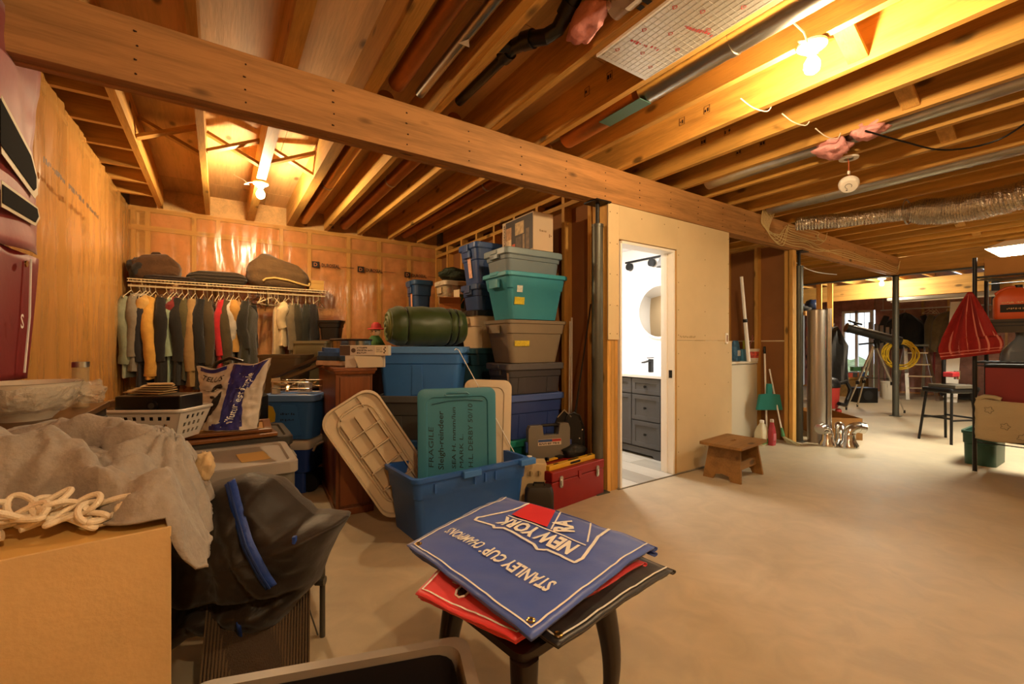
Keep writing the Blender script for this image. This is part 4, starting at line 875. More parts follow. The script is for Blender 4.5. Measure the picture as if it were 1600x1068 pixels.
bside(0, -W_/2, W_/2, lambda s, z, n: (s, -D_/2*bk(z) + n, z), 'side_wall', 9, 5); bside(0, -W_/2, W_/2, lambda s, z, n: (s, D_/2*bk(z) - n, z), 'side_wall', 9, 5)
bside(0, -D_/2, D_/2, lambda s, z, n: (-W_/2*bk(z) + n, s, z), 'end_wall', 6, 5); bside(0, -D_/2, D_/2, lambda s, z, n: (W_/2*bk(z) - n, s, z), 'end_wall', 6, 5)
MB().box((-W_/2*.74, -D_/2*.74, 0), (W_/2*.74, D_/2*.74, .004)).build('base', M_bask, t); MB().tube([(x, y, H_) for x, y in rr(W_ + .012, D_ + .012, .03)], .009, 8, closed=True).build('rim', M_bask, t, True)
t = T('radio', 'flat black radio with round dial in the white basket', 'radio', (-.26, 3.04, .785), radians(-30))
MB().box((-.16, -.1, 0), (.165, .09, .13)).build('case', mat('black_gloss', '#131212', .3), t, bevel=.008); MB().cyl((.03, -.1, .08), (.03, -.112, .08), .026, n=20).build('dial', M_black, t, True); MB().cyl((.03, -.11, .08), (.03, -.115, .08), .015, n=16).build('dial_centre', mat('dial_grey', '#3a3836', .4), t)
MB().box((-.1603, -.095, .006), (-.159, .085, .122)).build('end_panel', mat('case_grey', '#6a5a48', .35, .4), t)
lump('foil_bundle', 'crumpled silvery brown bundle left of the radio', 'bundle', (-.46, 3.13, .84), (.06, .07, .05), mat('silvery_brown', '#7c6448', .3, .5, bump=.4, bs=20), 2)
t = T('papers', 'fan of tan envelopes lying on the black radio', 'paper', (-.29, 3.08, .918), radians(-20))
for q in range(5): MB().cbox((.012*q - .02, 0, .006 + .011*q), (.2 - .022*q, .12, .004), 0, Matrix.Rotation(.2*q - .3, 4, 'Z') @ Matrix.Rotation(.04, 4, 'Y')).build('envelope', mat('envelope_%d' % (q % 2), ['#b08a54', '#c9ab78'][q % 2], .8), t)
t = T('shopping_bag', 'white plastic shopping bag with purple band, standing on the frames', 'bag', (.06, 3.13, .68), radians(-33.6))
M_bag = mat('bag_white', '#cfc5b8', .35, bump=.25, bs=14); M_purp = mat('bag_purple', '#32327c', .3, bump=.25, bs=14)
def bagf(u, v, front=1, off=0):
    """u across, v up; a pillow shape pinched at the top"""
    w = (.34 + .10*v) * (1 - .05*sin(v*pi)); x = (u - .5)*w + .03*(v - .3)
    th = .085 * sin(pi*min(1, max(0, u)))**.6 * (1 - v*.75) + .006
    wr = .014*fbm(u*5, v*6, 3*front) + .006*fbm(u*16, v*13, 5)
    z = .40*v*(1 + (.06*(u*2 - 1) if v > .5 else 0)) - (.05*v*sin(pi*u)*(.6 + .4*sin(9*u)) if v > .6 else 0)
    return (x, -front*(th + wr + off) , max(.002, z))
MB().grid(lambda u, v: bagf(u, v), 40, 40).build('front_sheet', M_bag, t, 'all'); MB().grid(lambda u, v: bagf(1-u, v, -1), 30, 30).build('back_sheet', M_bag, t, 'all')
def bagpatch(u0, u1, v0, v1, m, nm, n=18, edge=lambda v: (0, 0)):
    def f(a, v):
        vv = v0 + (v1 - v0)*v; e0, e1 = edge(v); return bagf(u0 + e0 + (u1 + e1 - u0 - e0)*a, vv, 1, .0025)
    MB().grid(f, n, n).build(nm, m, t, 'all')
bagpatch(.47, .83, .06, .985, M_purp, 'purple_band', 24, lambda v: (.06*v - .12*(v < .06), .16*max(0, v - .5)*2 - .06*sin(v*pi)))
bagpatch(.30, .80, .015, .08, M_purp, 'purple_foot', 14); bagpatch(.06, .44, .93, .99, M_purp, 'purple_top', 10)
def bagtext(s, u, v, h, w, ang, m, sh=0):
    ca, sa = cos(ang), sin(ang)
    lettering(s, m, t, 0, (1,0,0), (0,1,0), h, w, shear=sh, bold=.01, fn=lambda x, y: bagf(u + (x*ca - y*sa)/.38, v + (x*sa + y*ca)/.40, 1, .005))
bagtext('TELUS', .10, .80, .034, .125, -.10, M_print, .3); bagtext("l'futur est simple", .67, .12, .04, .30, 1.35, M_printw)
def bagblob(poly, m):
    cx_ = sum(p[0] for p in poly)/len(poly); cy_ = sum(p[1] for p in poly)/len(poly); b = MB(); K = 5; n = len(poly)
    vs = [bagf(cx_, cy_, 1, .004)]; fs = []
    for k in range(1, K + 1):
        for p in poly: vs.append(bagf(cx_ + (p[0]-cx_)*k/K, cy_ + (p[1]-cy_)*k/K, 1, .004))
    for j in range(n): fs.append((0, 1 + j, 1 + (j+1) % n))
    for k in range(1, K):
        for j in range(n): fs.append((1+(k-1)*n+j, 1+k*n+j, 1+k*n+(j+1) % n, 1+(k-1)*n+(j+1) % n))
    b.add(vs, fs).build('printed_shape', m, t)
M_dk = mat('bag_dark_print', '#2c2622', .5)
bagblob([(.26, .64), (.28, .70), (.34, .73), (.41, .72), (.44, .66), (.40, .65), (.34, .67), (.29, .63)], M_dk); bagblob([(.26, .50), (.33, .51), (.35, .47), (.3, .46), (.26, .47)], M_dk)
bagblob([(.42, .58), (.44, .5), (.40, .38), (.30, .24), (.2, .12), (.12, .10), (.16, .2), (.24, .32), (.32, .46)], M_dk); bagblob([(.03, .36), (.1, .40), (.17, .30), (.12, .22), (.04, .12), (.02, .2)], M_dk)
t = T('suitcase', 'black suitcase with arched handle standing behind the shopping bag', 'suitcase', (.07, 3.80, 0), radians(-25))
MB().loft([ring(.42, .26, .05, 0), ring(.44, .28, .05, .02), ring(.44, .28, .05, .80), ring(.38, .24, .05, .83)]).build('shell', mat('black_fabric', '#12100e', .7), t, True)
MB().tube([(-.15, 0, .82), (-.14, 0, .95), (-.09, 0, 1.05), (0, 0, 1.085), (.08, 0, 1.06), (.12, 0, .96), (.13, 0, .82)], .014, 8).build('handle', mat('black_gloss', '#131212', .3), t, True)
for z in (.3, .55): MB().box((-.223, -.143, z), (.223, .143, z + .02)).build('strap', M_black, t)
t = T('yellow_tag', 'small yellow tag hanging at the side of the small blue tote', 'tag', (.345, 3.98, .56), radians(-33)); MB().prism([(-.025, 0), (.03, .01), (.035, .07), (.015, .13), (-.02, .14), (-.03, .06)], 0, .006, lambda x, y, z: (x, z, y)).build('tag', mat('yellow_tag', '#c9a928', .6), t); MB().cyl((0, 0, .14), (0, .02, .21), .003, n=5).build('string', M_black, t)
# ================================================================ foreground left: cardboard box, blanket, rope
t = carton('large plain cardboard box in the left foreground under the grey blanket', (-.389, 1.497, 0), 4.5, .56, .52, .77, '#d0b07c', (), True)
dn = MB(); rd = random.Random(9)
for k in range(9): x, z = rd.uniform(-.26, -.14), rd.uniform(.53, .60); dn.cbox((x, -.2605, z), (.012, .002, .004), 0, Matrix.Rotation(rd.uniform(-1, 1), 4, 'Y'))
o = dn.build('dents', mat('cardboard_dent', '#7c5626', .9), t); o['kind'] = 'stuff'
MB().add([(-.275, -.254, .765), (.275, -.254, .765), (.275, -.06, .775), (-.275, -.06, .775)], [(0,1,2,3)]).build('inner_flap', mat('cardboard_pale', '#d0a860', .85), t, solid=.004)
M_grey = mat('grey_knit', '#9a928a', .95, var=.10, vs=40, bump=.25, bs=90, sheen=.2)
def heap(u, v):
    x = -.375 + .71*(u - .5); yf = 1.262 + .15*math.exp(-((x + .40)/.17)**4); y = yf + (1.925 - yf)*v; dx = (u - .5)*2; dy = (v - .5)*2
    dome = max(0, 1 - abs(dx)**2.6) * max(0, 1 - abs(dy)**2.6)
    z = .775 + .175*dome**.6
    z -= .13*max(0, dx - .80)/.20                        # falls over the right side of the box
    if dy < -.45: z -= .10 * ((-.45 - dy)/.55)
    fold = .042*sin(7*dy + 2.0*dx + 2.2*fbm(dx, dy)) * (1 if dy < .2 else .35) + .03*fbm(dx*2.2, dy*2.6, 1) + .012*fbm(dx*7, dy*8, 4)
    z += fold*(.4 + .8*max(0, .4 - dy)) 
    z -= .055*math.exp(-((dy + .18 + .05*dx)/.055)**2) * max(0, 1 - abs(dx + .25)**2)
    an = math.atan2(dy + .05, dx - .75); z += .020*sin(15*an)*max(0, min(1, (dx - .05)*2.2))*max(0, min(1, 1 - dx*.6)) + .016*abs(sin(11*dx + 3*dy + 2*fbm(dx*2, dy*2)))*max(0, -.1 - dy)
    lim = .79 if dx < .80 else .66
    return (x + .012*fbm(dx*5, dy*5, 9), y + .012*fbm(dx*5, dy*5, 3), max(lim, z))
tag(MB().grid(heap, 110, 90).build('grey_blanket', M_grey, None, 'all', solid=.006), 'heaped grey knit blanket spilling over the cardboard box', 'blanket')
M_rope = mat('cotton_rope', '#e6d8c0', .9, bump=.25, bs=300)
t = T('rope', 'tangled cream cotton rope at the front edge of the cardboard box', 'rope')
def spline(pts, n=6):
    P = []; k = len(pts)
    for i in range(k - 1):
        p0 = Vector(pts[max(i-1, 0)]); p1 = Vector(pts[i]); p2 = Vector(pts[i+1]); p3 = Vector(pts[min(i+2, k-1)])
        for q in range(n):
            s = q/n; P.append(.5*((2*p1) + (p2 - p0)*s + (2*p0 - 5*p1 + 4*p2 - p3)*s*s + (3*p1 - p0 - 3*p2 + p3)*s**3))
    return P + [Vector(pts[-1])]
for q in range(3):
    rd = random.Random(31 + q); ph = [rd.uniform(0, 6.3) for _ in range(6)]; P = []
    for i in range(260):
        a = i*.085*(1 + .1*q); P.append((-.30 - .07*(q - 1) + .05*sin(a*.41 + ph[0]) + .048*sin(a*1.37 + ph[1]), 1.33 + .022*sin(a*.9 + ph[2]) + .026*cos(a*1.9 + ph[3]), .808 + .012*q + .018*sin(a*1.13 + ph[4]) + .010*sin(a*2.3 + ph[5])))
    MB().tube(P, .0062, 8).build('coil', M_rope, t, True)
MB().tube([(-.57, 1.32, .80), (-.52, 1.31, .81), (-.49, 1.32, .85), (-.46, 1.33, .845), (-.47, 1.31, .80), (-.42, 1.30, .79), (-.36, 1.30, .80)], .011, 8).build('end_loop', M_rope, t, True)
MB().ball((-.175, 1.32, .81), (.022, .02, .018), 12, 8).build('knot', M_rope, t, True)
t = lump('cream_cloth', 'corner of cream cloth poking out beyond the grey blanket', 'cloth', (-.035, 1.70, .80), (.025, .03, .045), mat('cream_cloth', '#cdb084', .9, bump=.3, bs=30), 6)
# ================================================================ black padded sleeping bag on a folding lounger
M_tube = mat('grey_tube', '#5a564e', .4, .6)
t = T('folding_lounger', 'grey steel tube folding lounger with dark woven seat', 'lounger')
for x in (.35, .285): MB().tube([(x, 1.915 + (.08 if x < .3 else 0), 0), (x, 1.915 + (.08 if x < .3 else 0), .46)], .011, 10).build('leg', M_tube, t, True)
MB().tube([(.345, 1.90, .235), (.26, 1.98, .235), (-.1, 2.1, .235)], .012, 10).build('cross_bar', M_tube, t, True); MB().cyl((.355, 1.89, .235), (.325, 1.91, .235), .018, n=12).build('rivet', M_tube, t, True)
for a, b_ in (((.275, 1.96, .22), (.33, 1.9, .02)), ((.30, 1.93, .36), (.335, 1.9, .25))): MB().tube([a, b_], .003, 6).build('stay_wire', M_tube, t)
for x in (-.42, -.3): MB().tube([(x, 2.3, 0), (x, 2.3, .48)], .011, 10).build('leg', M_tube, t, True)
MB().tube([(.36, 1.95, .46), (.32, 2.10, .46), (-.1, 2.30, .46), (-.36, 2.34, .46)], .012, 10).build('seat_rail', M_tube, t, True)
MB().add([(-.03, 1.86, .30), (.30, 1.90, .24), (.22, 1.42, .03), (-.06, 1.40, .03)], [(0,1,2,3)]).build('woven_panel', mat('woven_dark', '#3f3020', .8, bump=.6, bs=300, stretch=(1, .02, 1)), t, solid=.008)
rb = MB()
for k in range(34): u = k/33; a = Vector((-.03 + .33*u, 1.86 + .04*u, .303 - .06*u)); c = Vector((-.06 + .28*u, 1.40 + .02*u, .037)); rb.bar(a + Vector((0,0,.005)), c + Vector((0,0,.005)), .005, .005)
o = rb.build('weave_ribs', mat('woven_rib', '#54422c', .8), t); o['kind'] = 'stuff'
t = T('black_sleeping_bag', 'bunched black nylon sleeping bag with blue zip tape', 'sleeping bag', (.13, 1.84, .47), radians(-33.6))
M_nyl = mat('black_nylon', '#241d18', .5, var=.2, vs=5, bump=.3, bs=9, sheen=.2, spec=.3)
M_zip = mat('blue_zip', '#22449a', .5, bump=.2, bs=60)
def nyl(x, y, z, s, sx, sy, sz):
    n = fbm(x*1.1 + s, y*1.1, z*1.1, 3)*.10 + .022*sin(6*x - 4*z + 2*fbm(x, y, z + s)) + .022*fbm(x*5, y*5, z*5 + s)
    return (x*sx*(1 + n), y*sy*(1 + n), z*sz*(1 + n))
SIL = [(275,800),(300,770),(340,750),(390,738),(430,748),(462,778),(490,804),(520,803),(547,806),(530,833),(513,868),(500,905),(472,932),(448,962),(420,986),(385,985),(350,978),(310,985),(275,1010),(258,950),(258,870)]
SIL = [((a - 409)/430, (844 - b_)/430) for a, b_ in SIL]; SCX, SCZ = -.05, -.03
def bagshape(s, th, front=1):
    """a soft bundle: outline swept inwards and inflated"""
    q = (th % 1.0)*len(SIL); k = int(q) % len(SIL); f = q - int(q); f = f*f*(3 - 2*f)*.5 + f*.5
    bx = SIL[k][0]*(1-f) + SIL[(k+1) % len(SIL)][0]*f; bz = SIL[k][1]*(1-f) + SIL[(k+1) % len(SIL)][1]*f
    x = SCX + (bx - SCX)*s; z = SCZ + (bz - SCZ)*s; t_ = .185*sqrt(max(0, 1 - s**2.4))
    crease = math.exp(-((z + .165 - .10*(x + .0))/.022)**2); t_ *= 1 - .38*crease
    w = .024*fbm(x*5, z*5, 3) + .022*sin(38*x + 26*z + 4*fbm(x*4, z*4))*(.3 + s)*.7 + .008*fbm(x*18, z*18, 5)
    return (x + .004*fbm(z*14, x*14), -front*(t_ + w*(1 - s**6)), z)
NB, NT = 26, 96
for fr_ in (1, -1): MB().grid(lambda u, v, fr_=fr_: bagshape(max(v, .002), u*fr_, fr_), NT, NB).build('front_shell' if fr_ > 0 else 'back_shell', M_nyl, t, 'all')
def onbag(x, z):
    best = None
    for i in range(120):
        for k in range(1, 30):
            p = bagshape(k/30, i/120); d = (p[0]-x)**2 + (p[2]-z)**2
            if best is None or d < best[0]: best = (d, p[1])
    return (x, best[1] - .002, z)
zk = [(-.075, .235), (-.056, .222), (.0, .165), (.045, .09), (.085, .015), (.115, -.05), (.14, -.115)]; zp = []
for i in range(len(zk) - 1):
    for q in range(4): f = q/4; zp.append(onbag(zk[i][0]*(1-f) + zk[i+1][0]*f, zk[i][1]*(1-f) + zk[i+1][1]*f))
def strip(path, w, m, nm, off=(0, -.01, .004)):
    b = MB(); vs = []; fs = []
    for i, p in enumerate(path):
        q = Vector(path[min(i+1, len(path)-1)]) - Vector(path[max(i-1, 0)]); sd = q.cross(Vector((0, -1, .6))).normalized() * w/2
        for s in (-1, -.33, .33, 1): vs.append(Vector(p) + sd*s + Vector(off) + Vector((0, -.004*(1 - s*s), 0)))
    for i in range(len(path) - 1):
        for j in range(3): fs.append((i*4+j, i*4+j+1, (i+1)*4+j+1, (i+1)*4+j))
    return b.add(vs, fs).build(nm, m, t, 'all', solid=.004)
zp = [tuple(sum((Vector(zp[max(0, min(len(zp)-1, i+k))]) for k in range(-4, 5)), Vector())/9) for i in range(len(zp))]; zp = [(x, y - .006, z) for x, y, z in zp]
strip(zp, .036, M_zip, 'zip_tape'); MB().tube([tuple(Vector(p) + Vector((0, -.02, .004))) for p in zp], .004, 6).build('zip_teeth', mat('dark_blue_zip', '#16306c', .4), t)
strip([onbag(.022, -.20), onbag(.012, -.23), onbag(.002, -.27), onbag(-.004, -.31)], .02, M_zip, 'lower_zip'); MB().cbox(tuple(onbag(.19, .06)), (.012, .016, .035)).build('zip_pull', M_zip, t, bevel=.003)
# ================================================================ large grey tote with lid behind the sleeping bag; open grey tote in front
t = tote('large grey lidded tote with scuffed lid behind the black sleeping bag', (-.05, 2.70, 0), 0, .76, .54, .57, '#6e685e', '#989088', taper=.92, ribs=(), latch=True, lidh=.035)
MB().cbox((.20, -.02, .595), (.13, .2, .002), .1).build('paper_label', mat('tan_label', '#c9a564', .7), t)
t = tote('open grey tote with dark interior in the bottom foreground', (.184, .95, 0), -18, .64, .44, .40, '#8f8880', None, taper=.9, ribs=(), rim=.022)
MB().loft([ring(.53, .35, .05, .03), ring(.55, .37, .05, .385)], True, False).build('dark_interior', mat('dark_interior', '#1d1c22', .5), t, True)  # inner shell in a darker colour than the tote plastic
t = T('tote_lid', 'pale grey tote lid on the floor beside the open grey tote', 'lid', (.66, 1.06, 0), radians(-50)); MB().loft([ring(.34, .12, .03, 0), ring(.35, .13, .03, .01), ring(.35, .13, .03, .025), ring(.31, .09, .03, .025), ring(.30, .08, .03, .016)]).build('lid', plastic('#9c968e'), t, True); MB().cbox((.0, 0, .022), (.2, .02, .012)).build('grip', plastic('#9c968e'), t, bevel=.003)
# ================================================================ stool with folded banners
M_esp = mat('espresso_wood', '#1d110c', .32, var=.15, vs=6, coat=.3)
t = T('side_stool', 'small dark wooden stool with curved legs under folded banners', 'stool', (.757, 1.05, 0), radians(8))
MB().loft([ring(.36, .33, .03, .415), ring(.37, .34, .03, .42), ring(.37, .34, .03, .44), ring(.35, .32, .03, .448)]).build('seat', M_esp, t, True)
for a, b_ in ((-.17, -.165), (-.17, .165)): pass
for lo, hi in (((-.13, -.14, .385), (.13, -.125, .415)), ((-.13, .125, .385), (.13, .14, .415)), ((-.15, -.12, .385), (-.135, .12, .415)), ((.135, -.12, .385), (.15, .12, .415))): MB().box(lo, hi).build('apron', M_esp, t, bevel=.004)
for sx in (-1, 1):
    for sy in (-1, 1):
        rings = []
        for i in range(15):
            s = i/14; z = .418*(1 - s); o_ = .012*sin(s*pi*1.0)*2.2 + (.035*max(0, s - .75)*4*.6) - .02*s; w = .062*(1 - .55*min(1, s*1.25)) + (.012 if s > .93 else 0)
            rings.append(ring(w, w, w*.3, z, 3, sx*(.158 + o_), sy*(.148 + o_)))
        MB().loft(rings).build('leg', M_esp, t, True)
def nylm(key, c): return mat(key, c, .42, var=.05, vs=10, bump=.06, bs=14, sheen=.25)
CR = {'R': (1.20, .955), 'T': (1.07, 1.69), 'B': (.583, .80), 'L': (.52, 1.415)}
def quad(u, v, C, z0, droop, seed):
    R_, T_, B_, L_ = [Vector(C[k]) for k in 'RTBL']
    p = (R_*(1-u) + T_*u)*(1-v) + (B_*(1-u) + L_*u)*v
    d = max(0, (p - Vector((.757, 1.05))).length - .27)
    return (p.x, p.y, z0 - droop*d**1.35 + .006*fbm(p.x*5 + seed, p.y*5, seed) + .003*fbm(p.x*14, p.y*14, seed))
def banner(nm, label, C, z0, droop, seed, m, layers=4, border=.035, bm=M_printw, fold=True):
    t = T(nm, label, 'banner', (0, 0, 0)); f = lambda u, v, o=0: tuple(Vector(quad(u, v, C, z0, droop, seed)) + Vector((0, 0, o)))
    for k in range(layers):
        i = .012*k*(1 if k else 0); MB().grid(lambda u, v, i=i, k=k: f(i + (1 - 2*i)*u, .006*k + (1 - .006*k - i)*v, -.009*k + .002*sin(u*9 + k)), 30, 30).build('layer' if k else 'top_layer', m, t, 'all', solid=.004)
    if fold:                                               # rounded folds along the far right edge
        for k in range(0, layers - 1, 2):
            b = MB(); b.grid(lambda u, a, k=k: tuple(Vector(f(.0 + u, .0, -.009*(k + .5))) + Vector((.012*sin(pi*a), -.003*sin(pi*a), .0065*cos(pi*a)))), 30, 6); b.build('fold_edge', m, t, 'all', solid=.003)
    bd = border; e = .0065
    path = [f(bd, .0 + s/20*(1 - bd), e) for s in range(21)] + [f(bd + (1 - 2*bd)*s/20, 1 - bd, e) for s in range(1, 21)] + [f(1 - bd, (1 - bd)*(1 - s/20), e) for s in range(1, 21)]
    b = MB()
    vs = []; fs = []
    for i, p in enumerate(path):
        q = Vector(path[min(i+1, len(path)-1)]) - Vector(path[max(i-1, 0)]); sd = q.cross(Vector((0,0,1))).normalized()*.0028; vs += [Vector(p) - sd, Vector(p) + sd]
    fs = [(2*i, 2*i+1, 2*i+3, 2*i+2) for i in range(len(path) - 1)]
    b.add(vs, fs).build('border_line', bm, t)
    return t, f
tb, fb = banner('championship_banner', 'folded royal blue championship banner on top of the stool', CR, .522, .10, 3, nylm('royal_blue_nylon', '#3c5cba'))
LU, LV = .62, .60
def btext(s, u, v, h, w, m=M_printw, ang=0, bold=.03, sh=0):
    ca, sa = cos(ang), sin(ang)
    lettering(s, m, tb, 0, (1,0,0), (0,1,0), h, w, bold=bold, shear=sh, fn=lambda x, y: fb(u + (x*ca - y*sa)/LU, v + (x*sa + y*ca)/LV, .006))
btext('STANLEY CUP', .13, .68, .052, .275, bold=.04); btext('CHAMPIONS', .605, .685, .048, .19, sh=.25, bold=.03); MB().cyl(tuple(fb(.59, .755, .003)), tuple(fb(.59, .755, .0042)), .005, n=10).build('registered_mark', M_printw, tb)
def bpoly(poly, m, o, nm):
    cx_ = sum(p[0] for p in poly)/len(poly); cy_ = sum(p[1] for p in poly)/len(poly); n = len(poly); b = MB()
    b.add([fb(x, y, o) for x, y in poly], [tuple(range(n))]).build(nm, m, tb)
def bline(pts, w, m, o, nm):
    vs = []; P = []
    for (a, b_) in zip(pts, pts[1:]):
        for k in range(8): P.append((a[0] + (b_[0]-a[0])*k/8, a[1] + (b_[1]-a[1])*k/8))
    P.append(pts[-1]); Q = [Vector(fb(x, y, o)) for x, y in P]
    for i, p in enumerate(Q):
        d = Q[min(i+1, len(Q)-1)] - Q[max(i-1, 0)]; sd = d.cross(Vector((0,0,1))).normalized()*w/2; vs += [p - sd, p + sd]
    MB().add(vs, [(2*i, 2*i+1, 2*i+3, 2*i+2) for i in range(len(Q)-1)]).build(nm, m, tb)
# shield: reading direction u, top towards v = 1; cut off by the fold at v = 0
bline([(.235, .0), (.225, .15), (.165, .42), (.175, .475), (.345, .47), (.385, .505), (.43, .475), (.655, .47), (.70, .51), (.735, .475), (.875, .50), (.885, .46), (.775, .20), (.765, .01)], .011, M_printw, .0065, 'shield_outline')
btext('NEW YORK', .245, .31, .075, .32, bold=.06); bline([(.225, .285), (.76, .285)], .007, M_printw, .0065, 'shield_bar')
bpoly([(.745, .265), (.755, .02), (.565, .02), (.48, .265)], mat('banner_red', '#d8303a', .45), .0085, 'shield_red_field')
bline([(.45, .27), (.535, .01)], .006, M_printw, .0065, 'shield_stripe'); bline([(.235, .25), (.34, .01)], .006, M_printw, .0065, 'shield_stripe')
btext('RA', .335, .215, .07, .10, ang=-.95, bold=.05)
M_brass = mat('brass_eyelet', '#b89a5a', .3, 1)
for u, v in ((.065, .935), (.945, .945)): MB().tube([tuple(Vector(fb(u, v, .005)) + Vector((.0085*cos(a), .0085*sin(a), 0))) for a in [2*pi*k/14 for k in range(14)]], .0032, 6, closed=True).build('eyelet', M_brass, tb, True)
CR2 = {'R': (1.16, .90), 'T': (1.10, 1.60), 'B': (.60, .835), 'L': (.47, 1.20)}
tr, fr = banner('red_banner', 'folded red banner between the blue and black ones', {'R': (1.13, .94), 'T': (.95, 1.55), 'B': (.575, .855), 'L': (.455, 1.17)}, .490, .14, 8, nylm('red_nylon', '#e8434c'), 3)
CRs = {'R': (1.12, .95), 'T': (.62, 1.48), 'B': (.575, .86), 'L': (.45, 1.15)}
lettering('TURN', M_printw, tr, 0, (1,0,0), (0,1,0), .026, .07, bold=.03, fn=lambda x, y: fr(.80 - y/.5, .72 + x/.6, .006))
b = MB(); b.tube([fr(.66 + .05*cos(a), .86 + .05*sin(a), .006) for a in [2*pi*k/8 + .3 for k in range(8)]], .003, 5, closed=True); b.build('crest_ring', M_printw, tr); MB().add([fr(.66 + .038*cos(a), .86 + .038*sin(a), .006) for a in [2*pi*k/8 + .3 for k in range(8)]], [tuple(range(8))]).build('crest', M_print, tr)
tk, fk = banner('black_banner', 'folded black banner at the bottom of the pile on the stool', {'R': (1.20, .885), 'T': (1.12, 1.45), 'B': (.66, .80), 'L': (.60, 1.25)}, .474, .10, 12, nylm('black_nylon_banner', '#1b1a20'), 3)
for u, v in ((.05, .95),): MB().tube([tuple(Vector(fk(u, v, .006)) + Vector((.0085*cos(a), .0085*sin(a), 0))) for a in [2*pi*k/14 for k in range(14)]], .0032, 6, closed=True).build('eyelet', M_brass, tk, True)
# ================================================================ open blue tote with lids
t = tote('open blue tote on the floor holding the teal lid', (1.35, 2.68, 0), 4, .88, .47, .40, '#2f62b4', None, taper=.90, ribs=(), step=.66, rim=.02, handle='none')
for x in (-.12, .33):
    MB().box((x, -.265, .36), (x + .13, -.225, .402)).build('latch', plastic('#3f78c8'), t, bevel=.006)
for x in (-.3, -.02, .06, .14): MB().box((x, -.228, .30), (x + .012, -.22, .355)).build('rib', plastic('#2f62b4'), t)
def lid_at(name, label, org, ex, ey, w, h, col, R=.06, grid=False, bend=0):
    """a tote lid standing in space: origin = lower left corner, ex along the bottom, ey up, ez towards the viewer"""
    ex = Vector(ex).normalized(); ey = Vector(ey); ey = (ey - ex*ey.dot(ex)).normalized(); ez = ex.cross(ey)
    M4 = Matrix((( ex.x, ey.x, ez.x, org[0]), (ex.y, ey.y, ez.y, org[1]), (ex.z, ey.z, ez.z, org[2]), (0,0,0,1)))
    t = T(name, label, 'lid'); t.matrix_world = M4; t.location = org; t.rotation_euler = M4.to_euler(); m = plastic(col)
    bf_ = lambda x, y, z: (x, y, z - bend*((x/w - .5)**2)*4)
    mk = lambda a, z, r: [bf_(x + w/2, y + h/2, z) for x, y in rr(w - 2*a, h - 2*a, r, 6)]
    if grid:   # underside seen: raised rim round a ribbed panel
        MB().loft([mk(0, -.03, R), mk(0, .012, R), mk(.012, .014, R), mk(.018, -.016, R), mk(.06, -.018, R), mk(.066, -.008, R), mk(.075, -.008, R*.8), mk(.08, -.02, R*.8)]).build('panel', m, t, True)
        for k in range(1, 5): MB().box((.085, h*.16*k + .06, -.022), (w - .085, h*.16*k + .068, .014)).build('rib', m, t)
        for k in range(1, 4): MB().box((w*k/4 - .003, .1, -.022), (w*k/4 + .004, h - .12, .010)).build('rib', m, t)
        for x in (w*.3, w*.7): MB().box((x - .003, h - .1, -.02), (x + .003, h - .02, .0)).build('rib', m, t)
    else:
        MB().loft([mk(.006, -.03, R), mk(0, -.028, R), mk(0, -.004, R), mk(.008, 0, R), mk(.055, 0, R), mk(.062, -.008, R*.8)]).build('panel', m, t, True)
    return t
tl = lid_at('tote_lid', 'dark teal tote lid with handwriting standing in the blue tote', (1.055, 2.665, .10), (.96, -.28, 0), (.02, .05, 1), .52, .795, '#3a7f98', R=.05)
MB().tube([(.19, .765, .002), (.32, .765, .002), (.335, .755, .002), (.32, .745, .002), (.19, .745, .002), (.175, .755, .002)], .006, 8, closed=True).build('grip', plastic('#3a7f98'), tl, True)
MB().tube([(.09, .695, -.004), (.2, .715, -.004), (.32, .718, -.004), (.43, .708, -.004)], .005, 6).build('raised_line', plastic('#2f6a80'), tl, True)
M_mark = mat('marker_ink', '#0c2a2e', .6)
for s, x, y, hgt, w in (('FRAGILE', .10, .29, .032, .26), ('Sleigh-reindeer', .165, .27, .036, .38), ('SEA H. mmm/lun', .245, .27, .026, .40), ('MARK L.', .295, .27, .026, .22), ('H.L. DERBY 50/10', .36, .27, .032, .42)):
    lettering(s, M_mark, tl, (x, y, -.0068), (0,1,0), (-1,0,0), hgt, w, bold=.012 if s.startswith('S') else .0, shear=.1, name='handwriting')['kind'] = 'stuff'
lid_at('tote_lid', 'beige ribbed tote lid leaning on its corner behind the blue tote', (.92, 2.83, .02), (.80, -.09, .50), (-.50, .20, .80), .40, .82, '#cdbb9e', R=.10, grid=True)
lid_at('tote_lid', 'white tote lid leaning right behind the teal one', (1.45, 2.87, .10), (.5, -.3, -.02), (.06, .22, 1), .36, .84, '#cfc0a6', R=.06)
t = T('curtain_rod', 'thin white rod leaning over the lids against the front stack', 'rod', (0,0,0)); MB().tube([(1.52, 3.02, 1.14), (1.83, 2.70, .36)], .0035, 6).build('rod', M_printw, t); MB().tube([(1.52, 3.02, 1.14), (1.50, 3.03, 1.152), (1.49, 3.03, 1.14)], .0035, 6).build('hook', M_printw, t)
